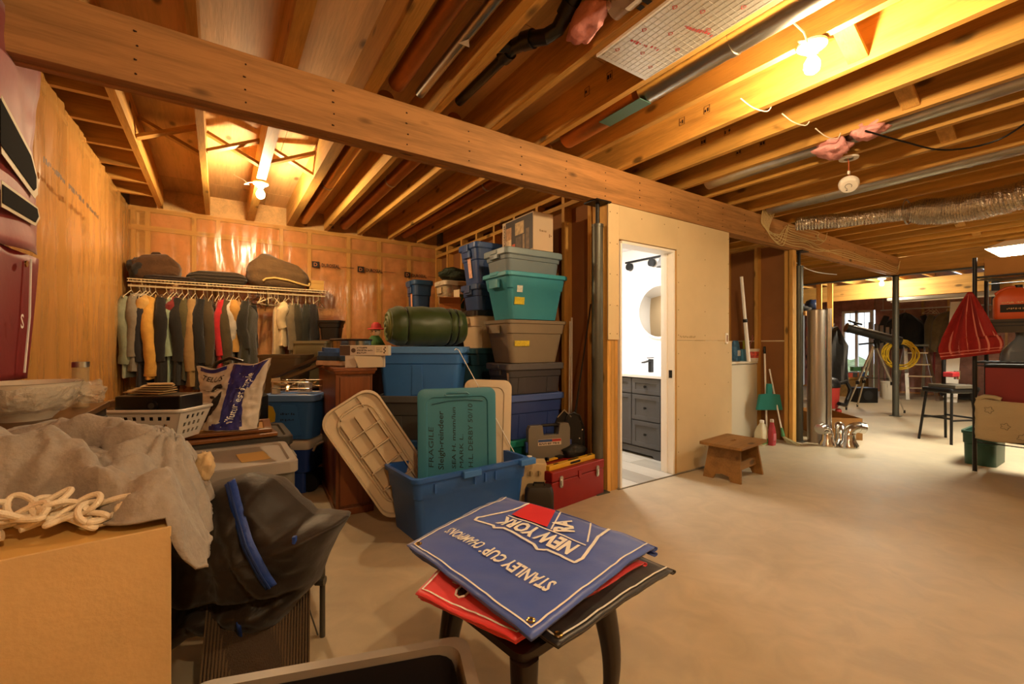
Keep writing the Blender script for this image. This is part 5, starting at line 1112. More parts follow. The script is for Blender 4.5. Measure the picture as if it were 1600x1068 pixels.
# ================================================================ toolbox corner
M_tool = mat('toolbox_red', '#8e1714', .38, .2, var=.06, vs=8)
t = T('toolbox', 'red metal toolbox with two latches on the floor', 'toolbox', (2.245, 2.60, 0), radians(8))
MB().box((-.30, -.115, 0), (.30, .115, .20)).build('body', M_tool, t, bevel=.006); MB().box((-.303, -.118, .203), (.303, .118, .275)).build('lid', M_tool, t, bevel=.008)
for x in (-.21, .21):
    o = MB().prism(rr(.035, .085, .015), 0, .008, lambda a, b_, z, x=x: (x + a, -.118 - z, b_ + .195)).build('latch', M_galv, t); MB().prism(rr(.016, .045, .007), .008, .014, lambda a, b_, z, x=x: (x + a, -.118 - z, b_ + .19)).build('latch_tongue', M_chrome, o)
MB().prism([(-.02, .03), (.02, .03), (.014, -.02), (0, -.035), (-.014, -.02)], 0, .006, lambda a, b_, z: (a, -.118 - z, b_ + .21)).build('hasp', M_tool, t)
t = T('spirit_level', 'yellow spirit level lying along the red toolbox', 'level', (2.25, 2.545, .276), radians(9))
MB().box((-.29, -.022, 0), (.29, .022, .035)).build('bar', mat('level_yellow', '#cf9f1c', .4), t, bevel=.004)
for x in (-.2, 0, .2): MB().prism(rr(.05 if x else .12, .018, .008), .035, .0365, lambda a, b_, z, x=x: (x + a, b_, z)).build('vial_window', M_black, t)
MB().prism(rr(.12, .016, .008), .022, .0232, lambda a, b_, z: (a, -z, b_ + .018)).build('slot', M_black, t)
t = T('parts_organizer', 'clear grey parts organizer case with a paper label standing upright', 'organizer', (2.21, 2.80, .25), radians(-16))
MB().prism([(-.17, 0), (.17, 0), (.18, .02), (.18, .26), (.165, .30), (.09, .30), (.075, .21), (-.05, .21), (-.06, .29), (-.165, .29), (-.18, .26), (-.18, .02)], -.03, .03, lambda x, y, z: (x, z, y)).build('case', mat('smoky_plastic', '#7a746a', .25, alpha=.9), t, bevel=.004)
MB().tube([(-.06, 0, .27), (-.055, 0, .285), (.08, 0, .285), (.088, 0, .27)], .012, 8).build('handle', M_black, t, True)
MB().box((-.10, -.032, .13), (.10, -.0305, .18)).build('label', mat('paper_label', '#c8b8a8', .6), t); MB().box((-.098, -.033, .158), (.02, -.0318, .178)).build('label_stripe', mat('label_blue', '#2c4a80', .6), t); MB().box((.02, -.033, .158), (.098, -.0318, .178)).build('label_stripe', mat('label_red', '#a8302c', .6), t)
scribble(M_print, t, (-.09, -.0335, .137), (1,0,0), (0,0,1), .014, .17, seed=77)
for x in (-.185, .185): MB().box((x - .012, -.02, .08), (x + .012, .02, .16)).build('clip', plastic('#23408a'), t, bevel=.003)
t = T('black_crate', 'low dark crate under the parts organizer', 'crate', (2.20, 2.84, 0), 0); MB().box((-.2, -.08, 0), (.2, .1, .22)).build('crate', mat('black_gloss', '#131212', .3), t, bevel=.006); MB().box((-.205, -.085, .22), (.205, .105, .248)).build('lid', M_black, t, bevel=.004)
t = T('snowshoe', 'black studded snowshoe standing by the stud wall', 'snowshoe', (2.43, 2.75, .0), radians(-30))
MB().prism([(-.075, .02), (.075, .02), (.09, .12), (.085, .5), (.05, .6), (0, .625), (-.05, .6), (-.085, .5), (-.09, .12)], -.012, .012, lambda x, y, z: (x, z, y)).build('deck', M_black, t, bevel=.004)
MB().tube([(x, -.014, y) for x, y in [(-.075, .02), (.075, .02), (.09, .12), (.085, .5), (.05, .6), (0, .625), (-.05, .6), (-.085, .5), (-.09, .12)]], .009, 8, closed=True).build('frame', M_black, t, True)
for k in range(14): MB().cyl((-.05 + .1*(k % 2) + .012*(k % 3), -.013, .1 + .035*k), (-.05 + .1*(k % 2) + .012*(k % 3), -.017, .1 + .035*k), .006, n=8).build('rivet', M_chrome, t)
t = T('snowshoe', 'second black snowshoe behind the studded one', 'snowshoe', (2.36, 2.79, .02), radians(-20))
MB().prism([(-.07, .02), (.07, .02), (.085, .12), (.08, .5), (.05, .58), (0, .62), (-.05, .58), (-.08, .5), (-.085, .12)], -.012, .012, lambda x, y, z: (x, z, y)).build('deck', M_black, t, bevel=.004); MB().tube([(-.06, -.02, .57), (0, -.02, .63), (.06, -.02, .57)], .006, 6).build('strap', M_galv, t, True)
lump('black_bag', 'soft black bag lying behind the red toolbox', 'bag', (2.42, 2.73, .31), (.12, .08, .055), mat('black_fabric', '#12100e', .7), 8)
t = T('clamp', 'yellow and black plastic clamp behind the red toolbox', 'clamp', (2.17, 2.70, .282), radians(10)); MB().box((-.07, -.015, 0), (.07, .015, .012)).build('bar', mat('level_yellow', '#cf9f1c', .4), t, bevel=.002); MB().cbox((-.06, 0, .015), (.02, .03, .03)).build('jaw', M_black, t, bevel=.003); MB().box((.05, -.02, 0), (.12, .02, .02)).build('grip', M_black, t, bevel=.003)
t = T('toy_stove', 'cream box with three knobs beside the black case', 'box', (1.90, 2.63, 0), radians(-32))
MB().box((-.12, -.07, .0), (.12, .07, .33)).build('body', mat('cream_enamel', '#c9b48c', .5), t, bevel=.008)
for x in (-.07, 0, .06): o = MB().cyl((x, -.07, .26), (x, -.078, .26), .02, n=18).build('knob', mat('knob_tan', '#ab9670', .4), t, True); MB().box((x - .003, -.084, .245), (x + .003, -.078, .275)).build('pointer', mat('knob_dark', '#5c4a34', .5), o)
MB().cyl((-.0, 0, .33), (0, 0, .365), .02, n=14).build('cap', M_white, t, True)
t = T('black_case', 'small dark case with rounded top at the left end of the toolbox', 'case', (1.86, 2.46, 0), radians(-35)); MB().loft([ring(.19, .12, .02, 0), ring(.20, .13, .02, .02), ring(.20, .13, .03, .16), ring(.17, .1, .03, .20)]).build('shell', mat('dark_case', '#221d18', .55), t, True); MB().tube([(-.04, 0, .2), (-.035, 0, .22), (.035, 0, .22), (.04, 0, .2)], .006, 6).build('handle', M_black, t)
for q, (x0, y0, x1, y1, c, r, lb) in enumerate(((2.50, 2.70, 2.575, 2.64, '#14110f', .007, 'dark pole leaning in the corner by the grey post'), (2.53, 2.72, 2.585, 2.66, '#1a1512', .006, 'second dark pole leaning in the corner by the grey post'))):
    t = T('fishing_rod', lb, 'pole'); MB().tube([(x0 - .1, y0 + .06, .3), (x1 - .0, y1 + .05, 1.52)], [r*1.4, r*.6], 8).build('shaft', mat('pole_' + c.strip('#'), c, .4), t, True); MB().tube([(x0 - .1, y0 + .06, .3), (x0 - .092, y0 + .059, .42)], r*2, 8).build('grip', M_black, t, True)
t = T('white_moulding', 'pair of white trim strips leaning on the stud wall', 'trim strip'); 
for k in range(2): MB().bar((2.585 - .012*k, 2.95 + .02*k, .0), (2.592 - .004*k, 2.95 + .02*k, 1.42 - .03*k), .012, .008).build('strip', M_white, t)
# ================================================================ bathroom
M_van = mat('grey_vanity', '#525254', .5, var=.05, vs=4)
t = T('vanity', 'grey bathroom vanity with drawers and white countertop', 'vanity', (3.70, 2.85, 0))
MB().box((.02, 0, .10), (.585, 1.35, .835)).build('carcass', M_van, t); MB().box((.08, .02, 0), (.58, 1.33, .10)).build('toe_kick', mat('dark_toe', '#2c2b2a', .6), t)
MB().prism([(0, 0), (1.35, 0), (1.35, .10), (1.27, .10), (1.24, .06), (.12, .06), (.09, .10), (0, .10)][::-1], 0, .02, lambda y, z, x: (x, y, .1 - z + 0)).build('base_valance', M_van, t)
def drw(y0, y1, z0, z1, nm='drawer', knob=None):
    o = MB().box((.0, y0 + .004, z0 + .004), (.019, y1 - .004, z1 - .004)).build(nm, M_van, t, bevel=.002); f = .05
    for lo, hi in (((-.008, y0 + .006, z0 + .006), (0, y1 - .006, z0 + f)), ((-.008, y0 + .006, z1 - f), (0, y1 - .006, z1 - .006)), ((-.008, y0 + .006, z0 + f), (0, y0 + f, z1 - f)), ((-.008, y1 - f, z0 + f), (0, y1 - .006, z1 - f))): MB().box(lo, hi).build('rail', M_van, o, bevel=.002)
    if knob: MB().lathe([(.006, 0), (.006, .012), (.013, .018), (.013, .026), (.004, .028)], 14).xf(Matrix.Translation((-.0, knob[0], knob[1])) @ Matrix.Rotation(-pi/2, 4, 'Y')).build('knob', M_black, o, True)
for z0, z1 in ((.11, .385), (.385, .66), (.66, .83)): drw(.02, .39, z0, z1, knob=(.205, (z0 + z1)/2))
for y0, y1 in ((.39, .80), (.80, 1.33)):
    drw(y0, y1, .11, .66, 'cabinet_door', knob=(y1 - .045 if y0 < .5 else y0 + .045, .58)); drw(y0, y1, .66, .83)
M_top = mat('white_quartz', '#f0efee', .25)
MB().box((-.02, -.01, .836), (.588, 1.36, .868)).build('countertop', M_top, t, bevel=.004); MB().box((.57, -.01, .868), (.588, 1.36, .96)).build('backsplash', M_top, t)
t = T('faucet', 'square matte black faucet on the white countertop', 'faucet', (4.12, 3.33, .868))
MB().box((-.022, -.022, 0), (.022, .022, .15)).build('body', M_black, t, bevel=.003); MB().add([(-.14,-.02,.105),(-.14,.02,.105),(-.02,.02,.125),(-.02,-.02,.125),(-.14,-.02,.118),(-.14,.02,.118),(-.02,.02,.14),(-.02,-.02,.14)], [(3,2,1,0),(4,5,6,7),(0,1,5,4),(1,2,6,5),(2,3,7,6),(3,0,4,7)]).build('spout', M_black, t); MB().box((-.05, -.02, .158), (.03, .02, .168)).build('lever', M_black, t, bevel=.002)
t = T('round_mirror', 'round white framed mirror over the vanity', 'mirror', (4.285, 3.33, 1.57))
Ry = Matrix.Rotation(-pi/2, 4, 'Y')
MB().lathe([(.30, 0), (.30, .014), (.29, .018)], 48).xf(Ry).build('glass', mat('mirror_glass', '#e8e4dc', .02, 1), t, True); MB().lathe([(.30, 0), (.318, 0), (.318, .022), (.30, .022), (.296, .018)], 48, cap0=False, cap1=False).xf(Ry).build('frame', M_top, t, True)
t = T('vanity_light', 'black bar vanity light with pleated shade high on the bathroom wall', 'light', (4.288, 3.35, 2.20))
MB().box((-.02, -.5, 0), (0, .5, .022)).build('bar', M_black, t)
for y in (-.3, .08, .42): MB().cyl((-.03, y, 0), (-.03, y, -.05), .008, n=8).build('stem', M_black, t); MB().cyl((-.05, y, -.05), (-.01, y, -.052), .045, n=16).build('disc', M_black, t)
MB().lathe([(.09, -.13), (.05, -.02), (.03, -.01)], 24, (-.06, -.12, 0), cap0=False).build('shade', mat('pale_shade', '#8c8a88', .7), t, True)
t = T('bath_fill_light', 'round white fill light added unseen on the bathroom ceiling', 'light', (3.35, 3.6, 2.36)); MB().lathe([(.19, 0), (.19, -.03), (.17, -.05)], 32).build('base', M_white, t, True); MB().lathe([(.168, -.05), (.12, -.07), (.01, -.078)], 32).build('diffuser', mat('bath_diffuser', '#ffffff', .5, emit=(1, .97, .92), es=BATH), t, True)  # hidden lamp added to make the bathroom bright through the doorway
t = T('bath_mat', 'reddish brown woven bath mat in front of the vanity', 'mat', (3.40, 3.72, .010), 0)
MB().box((-.22, -.36, 0), (.24, .36, .012)).build('mat', mat('rug_brown', '#7a5a48', .95, var=.4, vs=30, bump=.4, bs=80), t, bevel=.004); MB().box((-.23, -.375, 0), (.25, -.36, .01)).build('edge', mat('rug_edge', '#3a302a', .9), t)
# ================================================================ step stool
M_step = wood('step_stool_wood', '#8a6436', 0, dark=.7, rough=.7)
t = T('step_stool', 'worn wooden step stool with hand slot in front of the drywall', 'step stool', (3.89, 2.225, 0), radians(6))
W2, D2, H2 = .55, .37, .315
poly = rr(W2, D2, .02, 3); b = MB()
slot = rr(.11, .028, .012, 3)
n = len(poly)
for z, flip in ((H2 - .024, True), (H2, False)):
    f_ = []
    vs = [(x, y, z) for x, y in poly] + [(x, y, z) for x, y in slot]
    for i in range(n):
        q = (i, (i+1) % n, n + (i+1) % n, n + i); f_.append(q[::-1] if flip else q)
    b.add(vs, f_)
b.loft([[(x, y, H2 - .024) for x, y in poly], [(x, y, H2) for x, y in poly]], False, False); b.loft([[(x, y, H2) for x, y in slot], [(x, y, H2 - .024) for x, y in slot]], False, False)
b.build('top', M_step, t)
for s in (-1, 1):   # splayed end boards with an arched foot
    out = [(-.165, 0), (-.165, 0), (-.075, 0), (-.06, .04), (.0, .055), (.06, .04), (.075, 0), (.165, 0), (.135, H2 - .024), (-.135, H2 - .024)]
    MB().prism(out[1:], -.011, .011, lambda y, z, x, s=s: (s*(.225 - .055*z/H2) + x, y, z)).build('end_board', M_step, t)
for y in (-.11, .11): MB().prism([(-.19, .09), (.19, .09), (.185, .16), (-.185, .16)], -.008, .008, lambda x, z, yy, y=y: (x, y + yy, z)).build('stretcher', M_step, t)
# ================================================================ alcove things
t = T('washing_machine', 'plain white appliance standing in the alcove', 'appliance', (5.36, 3.27, 0))
MB().box((-.33, -.32, .02), (.345, .33, .94)).build('cabinet', mat('appliance_white', '#cfc3ab', .4), t, bevel=.012); MB().box((-.335, -.325, .945), (.35, .335, .975)).build('top', mat('appliance_top', '#d8cdb6', .4), t, bevel=.01)
for x in (-.28, .3): MB().cyl((x, -.26, 0), (x, -.26, .02), .025, n=12).build('foot', M_black, t)
t = T('detergent_bag', 'blue patterned bag standing on the white appliance', 'bag', (5.50, 3.12, .975)); MB().loft([ring(.11, .08, .03, 0), ring(.12, .09, .03, .08), ring(.11, .07, .03, .2), ring(.10, .02, .009, .26)]).build('bag', mat('blue_bag', '#3f6f96', .5, var=.5, vs=25), t, True); MB().cbox((0, -.047, .1), (.06, .004, .07)).build('label', mat('label_white', '#cfcac2', .6), t)
t = T('plastic_tub', 'light blue tub on the white appliance', 'tub', (5.60, 3.06, .975)); MB().lathe([(.055, 0), (.068, .14), (.072, .142), (.072, .15), (.064, .15), (.052, .01), (.001, .01)], 24, cap1=False).build('tub', plastic('#4a86a8'), t, True); MB().cbox((0, -.064, .07), (.06, .004, .07)).build('label', mat('tub_label', '#8ab0b8', .6), t)
t = T('scoop', 'green scoop handle standing in the light blue tub', 'scoop', (5.575, 3.055, 1.0)); MB().tube([(0, 0, 0), (.0, 0, .2)], .012, 8).build('handle', plastic('#a8b83a'), t, True); MB().tube([(.018*cos(a), 0, .215 + .018*sin(a)) for a in [2*pi*k/12 for k in range(12)]], .006, 6, closed=True).build('loop', plastic('#a8b83a'), t, True)
t = T('plastic_tub', 'white tub with red print on the white appliance', 'tub', (5.675, 2.995, .975)); MB().lathe([(.06, 0), (.075, .14), (.08, .142), (.08, .155), (.072, .155), (.058, .01), (.001, .01)], 24, cap1=False).build('tub', plastic('#d8cdbc'), t, True); MB().lathe([(.0655, .04), (.0735, .12)], 24, cap0=False, cap1=False).build('label', mat('tub_red', '#b04438', .6, var=.7, vs=30), t); MB().tube([(-.07, 0, .15), (-.05, 0, .22), (-.01, 0, .26), (.02, 0, .3), (0, 0, .33), (-.02, 0, .3), (.0, 0, .25)], .004, 6).build('handle_loop', mat('pink_wire', '#b06a58', .5), t)
t = T('vacuum_tube', 'white and black tube leaning in the alcove corner', 'tube'); MB().tube([(5.33, 2.86, .98), (5.29, 2.88, 1.45)], .022, 12).build('lower_tube', M_white, t, True); MB().tube([(5.29, 2.88, 1.45), (5.287, 2.881, 1.49)], .026, 12).build('collar', M_black, t, True); MB().tube([(5.287, 2.881, 1.49), (5.24, 2.90, 2.0)], .018, 12).build('upper_tube', M_white, t, True)
t = T('dustpan_set', 'teal lobby dustpan on a long white handle against the alcove studs', 'dustpan', (0, 0, 0))
MB().tube([(5.62, 2.79, .02), (5.70, 2.86, 1.13)], .011, 10).build('handle', M_white, t, True); MB().tube([(5.697, 2.857, 1.07), (5.705, 2.864, 1.16)], .015, 10).build('grip', M_black, t, True)
MB().prism([(-.155, 0), (.155, 0), (.12, .19), (.03, .2), (.025, .32), (-.025, .32), (-.03, .2), (-.12, .19)], -.012, .012, lambda x, y, z: (5.60 + .83*x + .2*z, 2.755 - .55*x - z, .385 + y + .0)).build('pan', plastic('#1f7a74'), t, bevel=.004)
MB().box((5.50, 2.72, 0), (5.66, 2.84, .10)).build('foot_pan', plastic('#2f6478'), t, bevel=.006)
t = T('broom', 'broom with white handle and green splayed bristles', 'broom'); MB().tube([(5.66, 2.64, .16), (5.70, 2.80, .88)], .009, 10).build('handle', M_white, t, True); MB().tube([(5.655, 2.62, .08), (5.66, 2.64, .18)], [.022, .013], 10).build('ferrule', plastic('#4a8a5a'), t, True)
b = MB(); rd = random.Random(6)
for k in range(50): b.tube([(5.655 + rd.uniform(-.015, .015), 2.62 + rd.uniform(-.015, .015), .08), (5.64 + rd.uniform(-.05, .06), 2.55 + rd.uniform(-.12, .02), .006)], .002, 4)
o = b.build('bristles', mat('bristle', '#b8b088', .8), t); o['kind'] = 'stuff'
t = T('detergent_jug', 'white jug with green band on the floor by the appliance', 'jug', (5.36, 2.72, 0)); MB().loft([ring(.17, .10, .03, 0), ring(.18, .11, .03, .02), ring(.18, .11, .03, .14), ring(.13, .09, .03, .2), ring(.06, .055, .02, .24), ring(.045, .045, .02, .26)]).build('body', plastic('#cfc6a8'), t, True); MB().loft([ring(.183, .113, .03, .02), ring(.183, .113, .03, .075)], False, False).build('band', plastic('#4f8a4a'), t); MB().lathe([(.026, .26), (.026, .285), (.02, .29)], 14).build('cap', M_white, t, True); MB().tube([(.03, 0, .235), (.07, 0, .225), (.085, 0, .18), (.07, 0, .15)], .011, 8).build('handle', plastic('#cfc6a8'), t, True)
t = T('cleaner_bottle', 'pinkish red cleaner bottle next to the white jug', 'bottle', (5.43, 2.64, 0)); MB().loft([ring(.085, .06, .02, 0), ring(.09, .065, .02, .03), ring(.09, .065, .02, .15), ring(.075, .055, .02, .2), ring(.04, .04, .015, .25), ring(.038, .038, .015, .27)]).build('bottle', plastic('#a83a44', .25), t, True); MB().lathe([(.021, .27), (.021, .3), (.016, .305)], 14).build('cap', plastic('#c9b8a8'), t, True); MB().cbox((0, -.033, .1), (.06, .003, .08)).build('label', mat('bottle_label', '#b86068', .6), t)
# ================================================================ foil rolls, fittings, carton
t = T('foil_roll', 'upright silver foil insulation roll beside the steel post', 'roll', (6.06, 2.43, 0)); MB().lathe([(.092, 0), (.096, .5), (.092, 1.0), (.095, 1.6), (.08, 1.605), (.03, 1.6)], 32).build('roll', mat('foil_roll', '#a59c90', .35, .8, var=.15, vs=6, bump=.2, bs=9, stretch=(1, 1, .15)), t, True); MB().tube([(.085*(k/30)*cos(k*.6), .085*(k/30)*sin(k*.6), 1.607) for k in range(3, 31)], .003, 4).build('rolled_edge', M_galv, t)
t = T('metal_pipe', 'tall shiny galvanised pipe standing right of the foil roll', 'pipe', (6.15, 2.33, 0)); MB().lathe([(.03, 0), (.03, 1.62), (.027, 1.62), (.027, .01)], 24, cap1=False).build('pipe', M_galv, t, True); MB().lathe([(.032, 1.55), (.032, 1.57)], 24, cap0=False, cap1=False).build('bead', M_galv, t, True)
def fitting(label, loc, rz, s=1, elbow=True):
    t = T('duct_fitting', label, 'duct fitting', loc, radians(rz), 'sheet metal fittings on the floor')
    MB().lathe([(.085*s, 0), (.085*s, .03*s), (.06*s, .07*s), (.055*s, .13*s), (.06*s, .135*s), (.055*s, .15*s)], 24, cap0=True, cap1=False).build('collar', M_chrome, t, True)
    if elbow:
        o = []; 
        for i in range(7): a = i/6*1.5; o.append((.09*s*(1 - cos(a))*1.1, 0, .13*s + .075*s*sin(a)))
        MB().tube(o, .052*s, 20).build('elbow', M_chrome, t, True)
        MB().tube([o[-1], (o[-1][0] + .05*s, 0, o[-1][2] - .01*s)], .055*s, 20).build('sleeve', M_chrome, t, True)
    return t
fitting('shiny metal duct elbow nearest the foil roll', (5.93, 2.26, 0), 170, 1.05); fitting('shiny metal duct elbow in front of the open carton', (6.04, 2.09, 0), -40, 1.15); fitting('small shiny duct collar between the two elbows', (6.14, 2.20, 0), 30, 1.0, True)
t = carton('long open brown carton with dark label on the floor', (6.72, 2.47, 0), -57, .92, .42, .27, '#8a5e28', ())
t.rotation_euler = (0, 0, radians(45)); t.location = (6.80, 2.62, 0)
MB().box((-.12, -.2145, .03), (.1, -.2105, .21)).build('dark_print', mat('carton_print', '#4a3016', .8), t); MB().box((.461, -.1, .04), (.4635, .02, .14)).build('label', mat('tan_label', '#c9a564', .7), t); MB().box((.461, -.15, .16), (.4635, .17, .22)).build('dark_band', mat('carton_print', '#4a3016', .8), t)
# ================================================================ telescope
t = T('telescope', 'black reflector telescope on an aluminium tripod', 'telescope', (9.85, 3.10, 0))
A_ = Vector((.22, -.38, 1.24)); B_ = Vector((-.32, .24, 1.50)); d_ = (B_ - A_).normalized()
MB().tube([A_, B_], .078, 24).build('tube', mat('telescope_black', '#121214', .35), t, True)
MB().tube([A_, A_ + d_*.10], .086, 24).build('end_ring', M_black, t, True); MB().tube([B_ - d_*.06, B_], .086, 24).build('front_ring', M_black, t, True)
MB().tube([tuple(B_ - d_*.15 + Vector((0, 0, .07))), tuple(B_ - d_*.15 + Vector((-.01, 0, .15)))], .02, 12).build('focuser', M_black, t, True); MB().tube([tuple(B_ - d_*.26 + Vector((0, 0, .125))), tuple(B_ - d_*.04 + Vector((0, 0, .135)))], .018, 10).build('finder_scope', M_black, t, True)
MB().cbox(tuple(A_*.6 + B_*.4 + Vector((0, .0, -.09))), (.08, .08, .10)).build('saddle', M_black, t, bevel=.01); MB().cyl((0, -.12, 1.12), (0, -.1, 1.28), .035, n=14).build('mount_head', M_black, t, True); MB().tube([(-.15, .1, 1.19), (0, -.1, 1.22), (.12, -.22, 1.24)], .016, 8).build('control_arm', M_black, t, True)
M_alu = mat('aluminium', '#b8b2a2', .35, .7)
for fx, fy in ((-.36, .22), (.04, -.49), (.32, .28)):
    a = Vector((.02*fx, -.08 + .05*fy, 1.16)); c = Vector((fx, fy, .02)); m_ = a.lerp(c, .58); o = MB().bar(a, m_, .035, .022).build('leg', M_alu, t); MB().bar(m_, c, .022, .018).build('lower_leg', M_alu, o); MB().cyl(tuple(c + Vector((0,0,.03))), (fx, fy, 0), .015, n=8).build('foot', M_black, o); MB().cbox(tuple(m_), (.045, .045, .06)).build('clamp', M_black, o)
for p, q in (((-.2, .07, .58), (0, 0, .58)), ((.03, -.30, .58), (0, 0, .58)), ((.18, .11, .58), (0, 0, .58))): MB().bar(p, q, .02, .01).build('spreader', M_black, t)
# ================================================================ workshop things beyond
t = T('shop_vacuum', 'red and black shop vacuum with thick hose', 'vacuum', (8.72, 3.36, 0)); MB().lathe([(.17, .1), (.19, .14), (.21, .45), (.2, .46)], 28).build('tank', plastic('#a8302a'), t, True); MB().lathe([(.22, .46), (.22, .52), (.17, .60), (.1, .63)], 28).build('motor_head', M_black, t, True)
MB().tube([(.14, -.12, .5), (.30, -.2, .55), (.36, -.25, .40), (.28, -.22, .22), (.10, -.26, .16), (-.1, -.24, .2)], .032, 12).build('hose', M_black, t, True); MB().tube([(-.1, 0, .63), (-.08, 0, .68), (.08, 0, .68), (.1, 0, .63)], .012, 8).build('handle', M_black, t)
for k in range(4): MB().ball((.19*cos(k*pi/2 + .6), .19*sin(k*pi/2 + .6), .05), .05, 12, 8).build('caster', plastic('#a8302a'), t, True)
fs_ = sempty('wall_far_studs')
for x, y in ((9.9, 3.88), (10.35, 3.86)): MB().box((x, y, 0), (x + .04, y + .09, 2.43)).build('stud', M_stud, fs_)
MB().box((9.9, 3.88, 0), (10.39, 3.97, .04)).build('plate', M_joistx, fs_)
t = T('wall_shelf', 'wooden shelf on the far studs behind the foil roll', 'shelf', (9.85, 4.05, 1.80)); MB().box((-.5, -.1, 0), (.5, .3, .03)).build('board', M_joistx, t); MB().box((-.5, -.12, -.06), (.5, -.1, .03)).build('lip', M_joistx, t)
for x in (-.45, .45): MB().box((x - .02, 0, -1.8), (x + .02, .04, 0)).build('support', M_stud, t)
lump('blue_bag', 'blue helmet-like bag on the far wooden shelf', 'bag', (10.05, 4.10, 1.965), (.15, .13, .14), plastic('#1c2e50'), 2, 0, .2); lump('dark_hat', 'dark crumpled cap on the far wooden shelf', 'hat', (9.6, 4.1, 1.89), (.17, .13, .06), cloth('#1d1a18'), 3)
def hung(name, label, loc, rz, w, h, thick, col, cat='clothes', band=None, shoulder=.35, sleeves=None):
    t = T(name, label, cat, loc, radians(rz)); rings = []
    for i in range(17):
        s = i/16; ww = w*(shoulder + (1 - shoulder)*min(1, s*3.2)**.8)*(1 + .05*sin(s*7)); z = -h*s
        rings.append([((ww/2*cos(a))*(1 + .06*sin(a*7 + s*3)), thick/2*sin(a)*(1 + .35*sin(a*6 + s*4)), z - .08*abs(cos(a))*(1 - s)*min(1, w)) for a in [2*pi*k/28 for k in range(28)]])
    MB().loft(rings).build('body', cloth(col), t, True)
    if sleeves:
        for sx in (-1, 1): MB().tube([(sx*w*.42, -.02, -.08), (sx*w*.52, -.04, -.3), (sx*w*.54, -.05, -h*.92)], [.06, .07, .055], 12).build('sleeve', cloth(sleeves), t, True)
    if band: MB().loft([[((w*.5)*cos(a)*1.03, thick/2*sin(a)*1.25, z) for a in [2*pi*k/24 for k in range(24)]] for z in (-h*.62, -h*.72)], False, False).build('band', mat('hi_vis', '#c9c05a', .5), t)
    MB().tube([(0, 0, .01), (.0, 0, .05), (.015, 0, .06), (.02, 0, .04)], .004, 5).build('hook', M_galv, t)
    return t
hung('dark_coat', 'long black coat hanging on the far stud by the window', (10.20, 3.78, 1.55), -40, .5, 1.15, .22, '#15120f', shoulder=.12)
hung('safety_vest', 'orange safety vest with yellow band hanging under the far shelf', (9.75, 3.90, 1.72), -40, .36, .6, .1, '#c8562a', band=1); hung('dark_shorts', 'black shorts hanging below the orange vest', (9.8, 3.93, 1.10), -40, .36, .38, .1, '#141216')
t = T('clothes_rail', 'metal rail with hangers near the far insulated wall', 'rail', (13.45, 3.0, 2.02)); MB().tube([(0, -1.2, 0), (0, 1.0, 0)], .014, 10).build('rail', M_galv, t, True)
for y in (-1.1, .95): MB().tube([(0, y, 0), (0, y, .42)], .006, 6).build('hanger_rod', M_galv, t)
hung('black_jacket', 'black jacket with pale piping hanging at the far end', (13.43, 3.55, 1.94), -62, .78, .85, .24, '#141314', shoulder=.3, sleeves='#171617'); hung('tan_jacket', 'tan and brown jacket hanging at the far end', (13.43, 2.82, 1.92), -62, .62, .9, .26, '#5f4e30', shoulder=.4, sleeves='#4c3f28'); hung('olive_jacket', 'dark olive jacket behind the tan one at the far end', (13.47, 2.38, 1.96), -62, .34, .9, .24, '#2f2c20', shoulder=.35)
for k in range(7):
    o = bpy.data.objects.new('hanger', hang_mesh['white']); COL.objects.link(o); o.location = (13.45, [3.12, 3.06, 3.0, 2.40, 2.34, 2.28, 2.22][k], 2.02); o.rotation_euler = (0, 0, radians(70 + 8*k)); tag(o, 'white empty hanger on the far metal rail', 'hanger', 'hangers on the far rail')
# ladder, hose, bucket, plank
t = T('step_ladder', 'folded-out grey step ladder near the far wall', 'ladder', (12.85, 3.2, 0), radians(-62))
for sx in (-1, 1):
    MB().bar((sx*.24, -.45, 0), (sx*.17, 0, 1.15), .06, .025).build('front_rail', M_galv, t); MB().bar((sx*.24, .5, 0), (sx*.17, .04, 1.15), .05, .022).build('rear_rail', M_galv, t)
for k in range(4): s = (k + 1)/4.6; MB().box((-.22 + .05*s, -.45 + .45*s - .05, 1.15*s - .01), (.22 - .05*s, -.45 + .45*s + .05, 1.15*s + .015)).build('step', M_galv, t)
MB().box((-.2, -.08, 1.15), (.2, .12, 1.19)).build('top_cap', M_steel, t)
t = T('hose_coil', 'coil of yellow hose hung on the step ladder', 'hose', (12.45, 3.36, .97)); 
P = [];
for i in range(140): a = i*.32; P.append((.02*sin(i*.7), (.27 + .06*sin(i*.23))*cos(a), (.28 + .05*cos(i*.19))*sin(a)))
MB().tube(P, .012, 7).build('coil', mat('yellow_hose', '#c8a21c', .5), t, True); MB().tube([(0, .05, .28), (0, .08, .2), (0, .03, .1)], .018, 8).build('nozzle', M_black, t)
t = T('bucket', 'white plastic bucket beside the ladder foot', 'bucket', (12.15, 3.45, 0)); MB().lathe([(.13, 0), (.155, .36), (.162, .365), (.162, .385), (.15, .385), (.125, .01), (.001, .01)], 24, cap1=False).build('pail', plastic('#cdc6b6'), t, True); MB().tube([(.16*cos(a), 0, .34 - .2*sin(a)*.9) for a in [pi*k/12 for k in range(13)]], .004, 6).build('bail', M_galv, t)
t = T('white_plank', 'tall white plank leaning near the far jackets', 'plank', (0,0,0)); MB().bar((12.55, 2.58, 0), (13.15, 2.60, 2.1), .20, .03, (1, 0, .3)).build('plank', M_white, t); MB().bar((12.5, 2.58, .1), (12.52, 2.58, .12), .2, .03).build('foot_block', M_white, t)
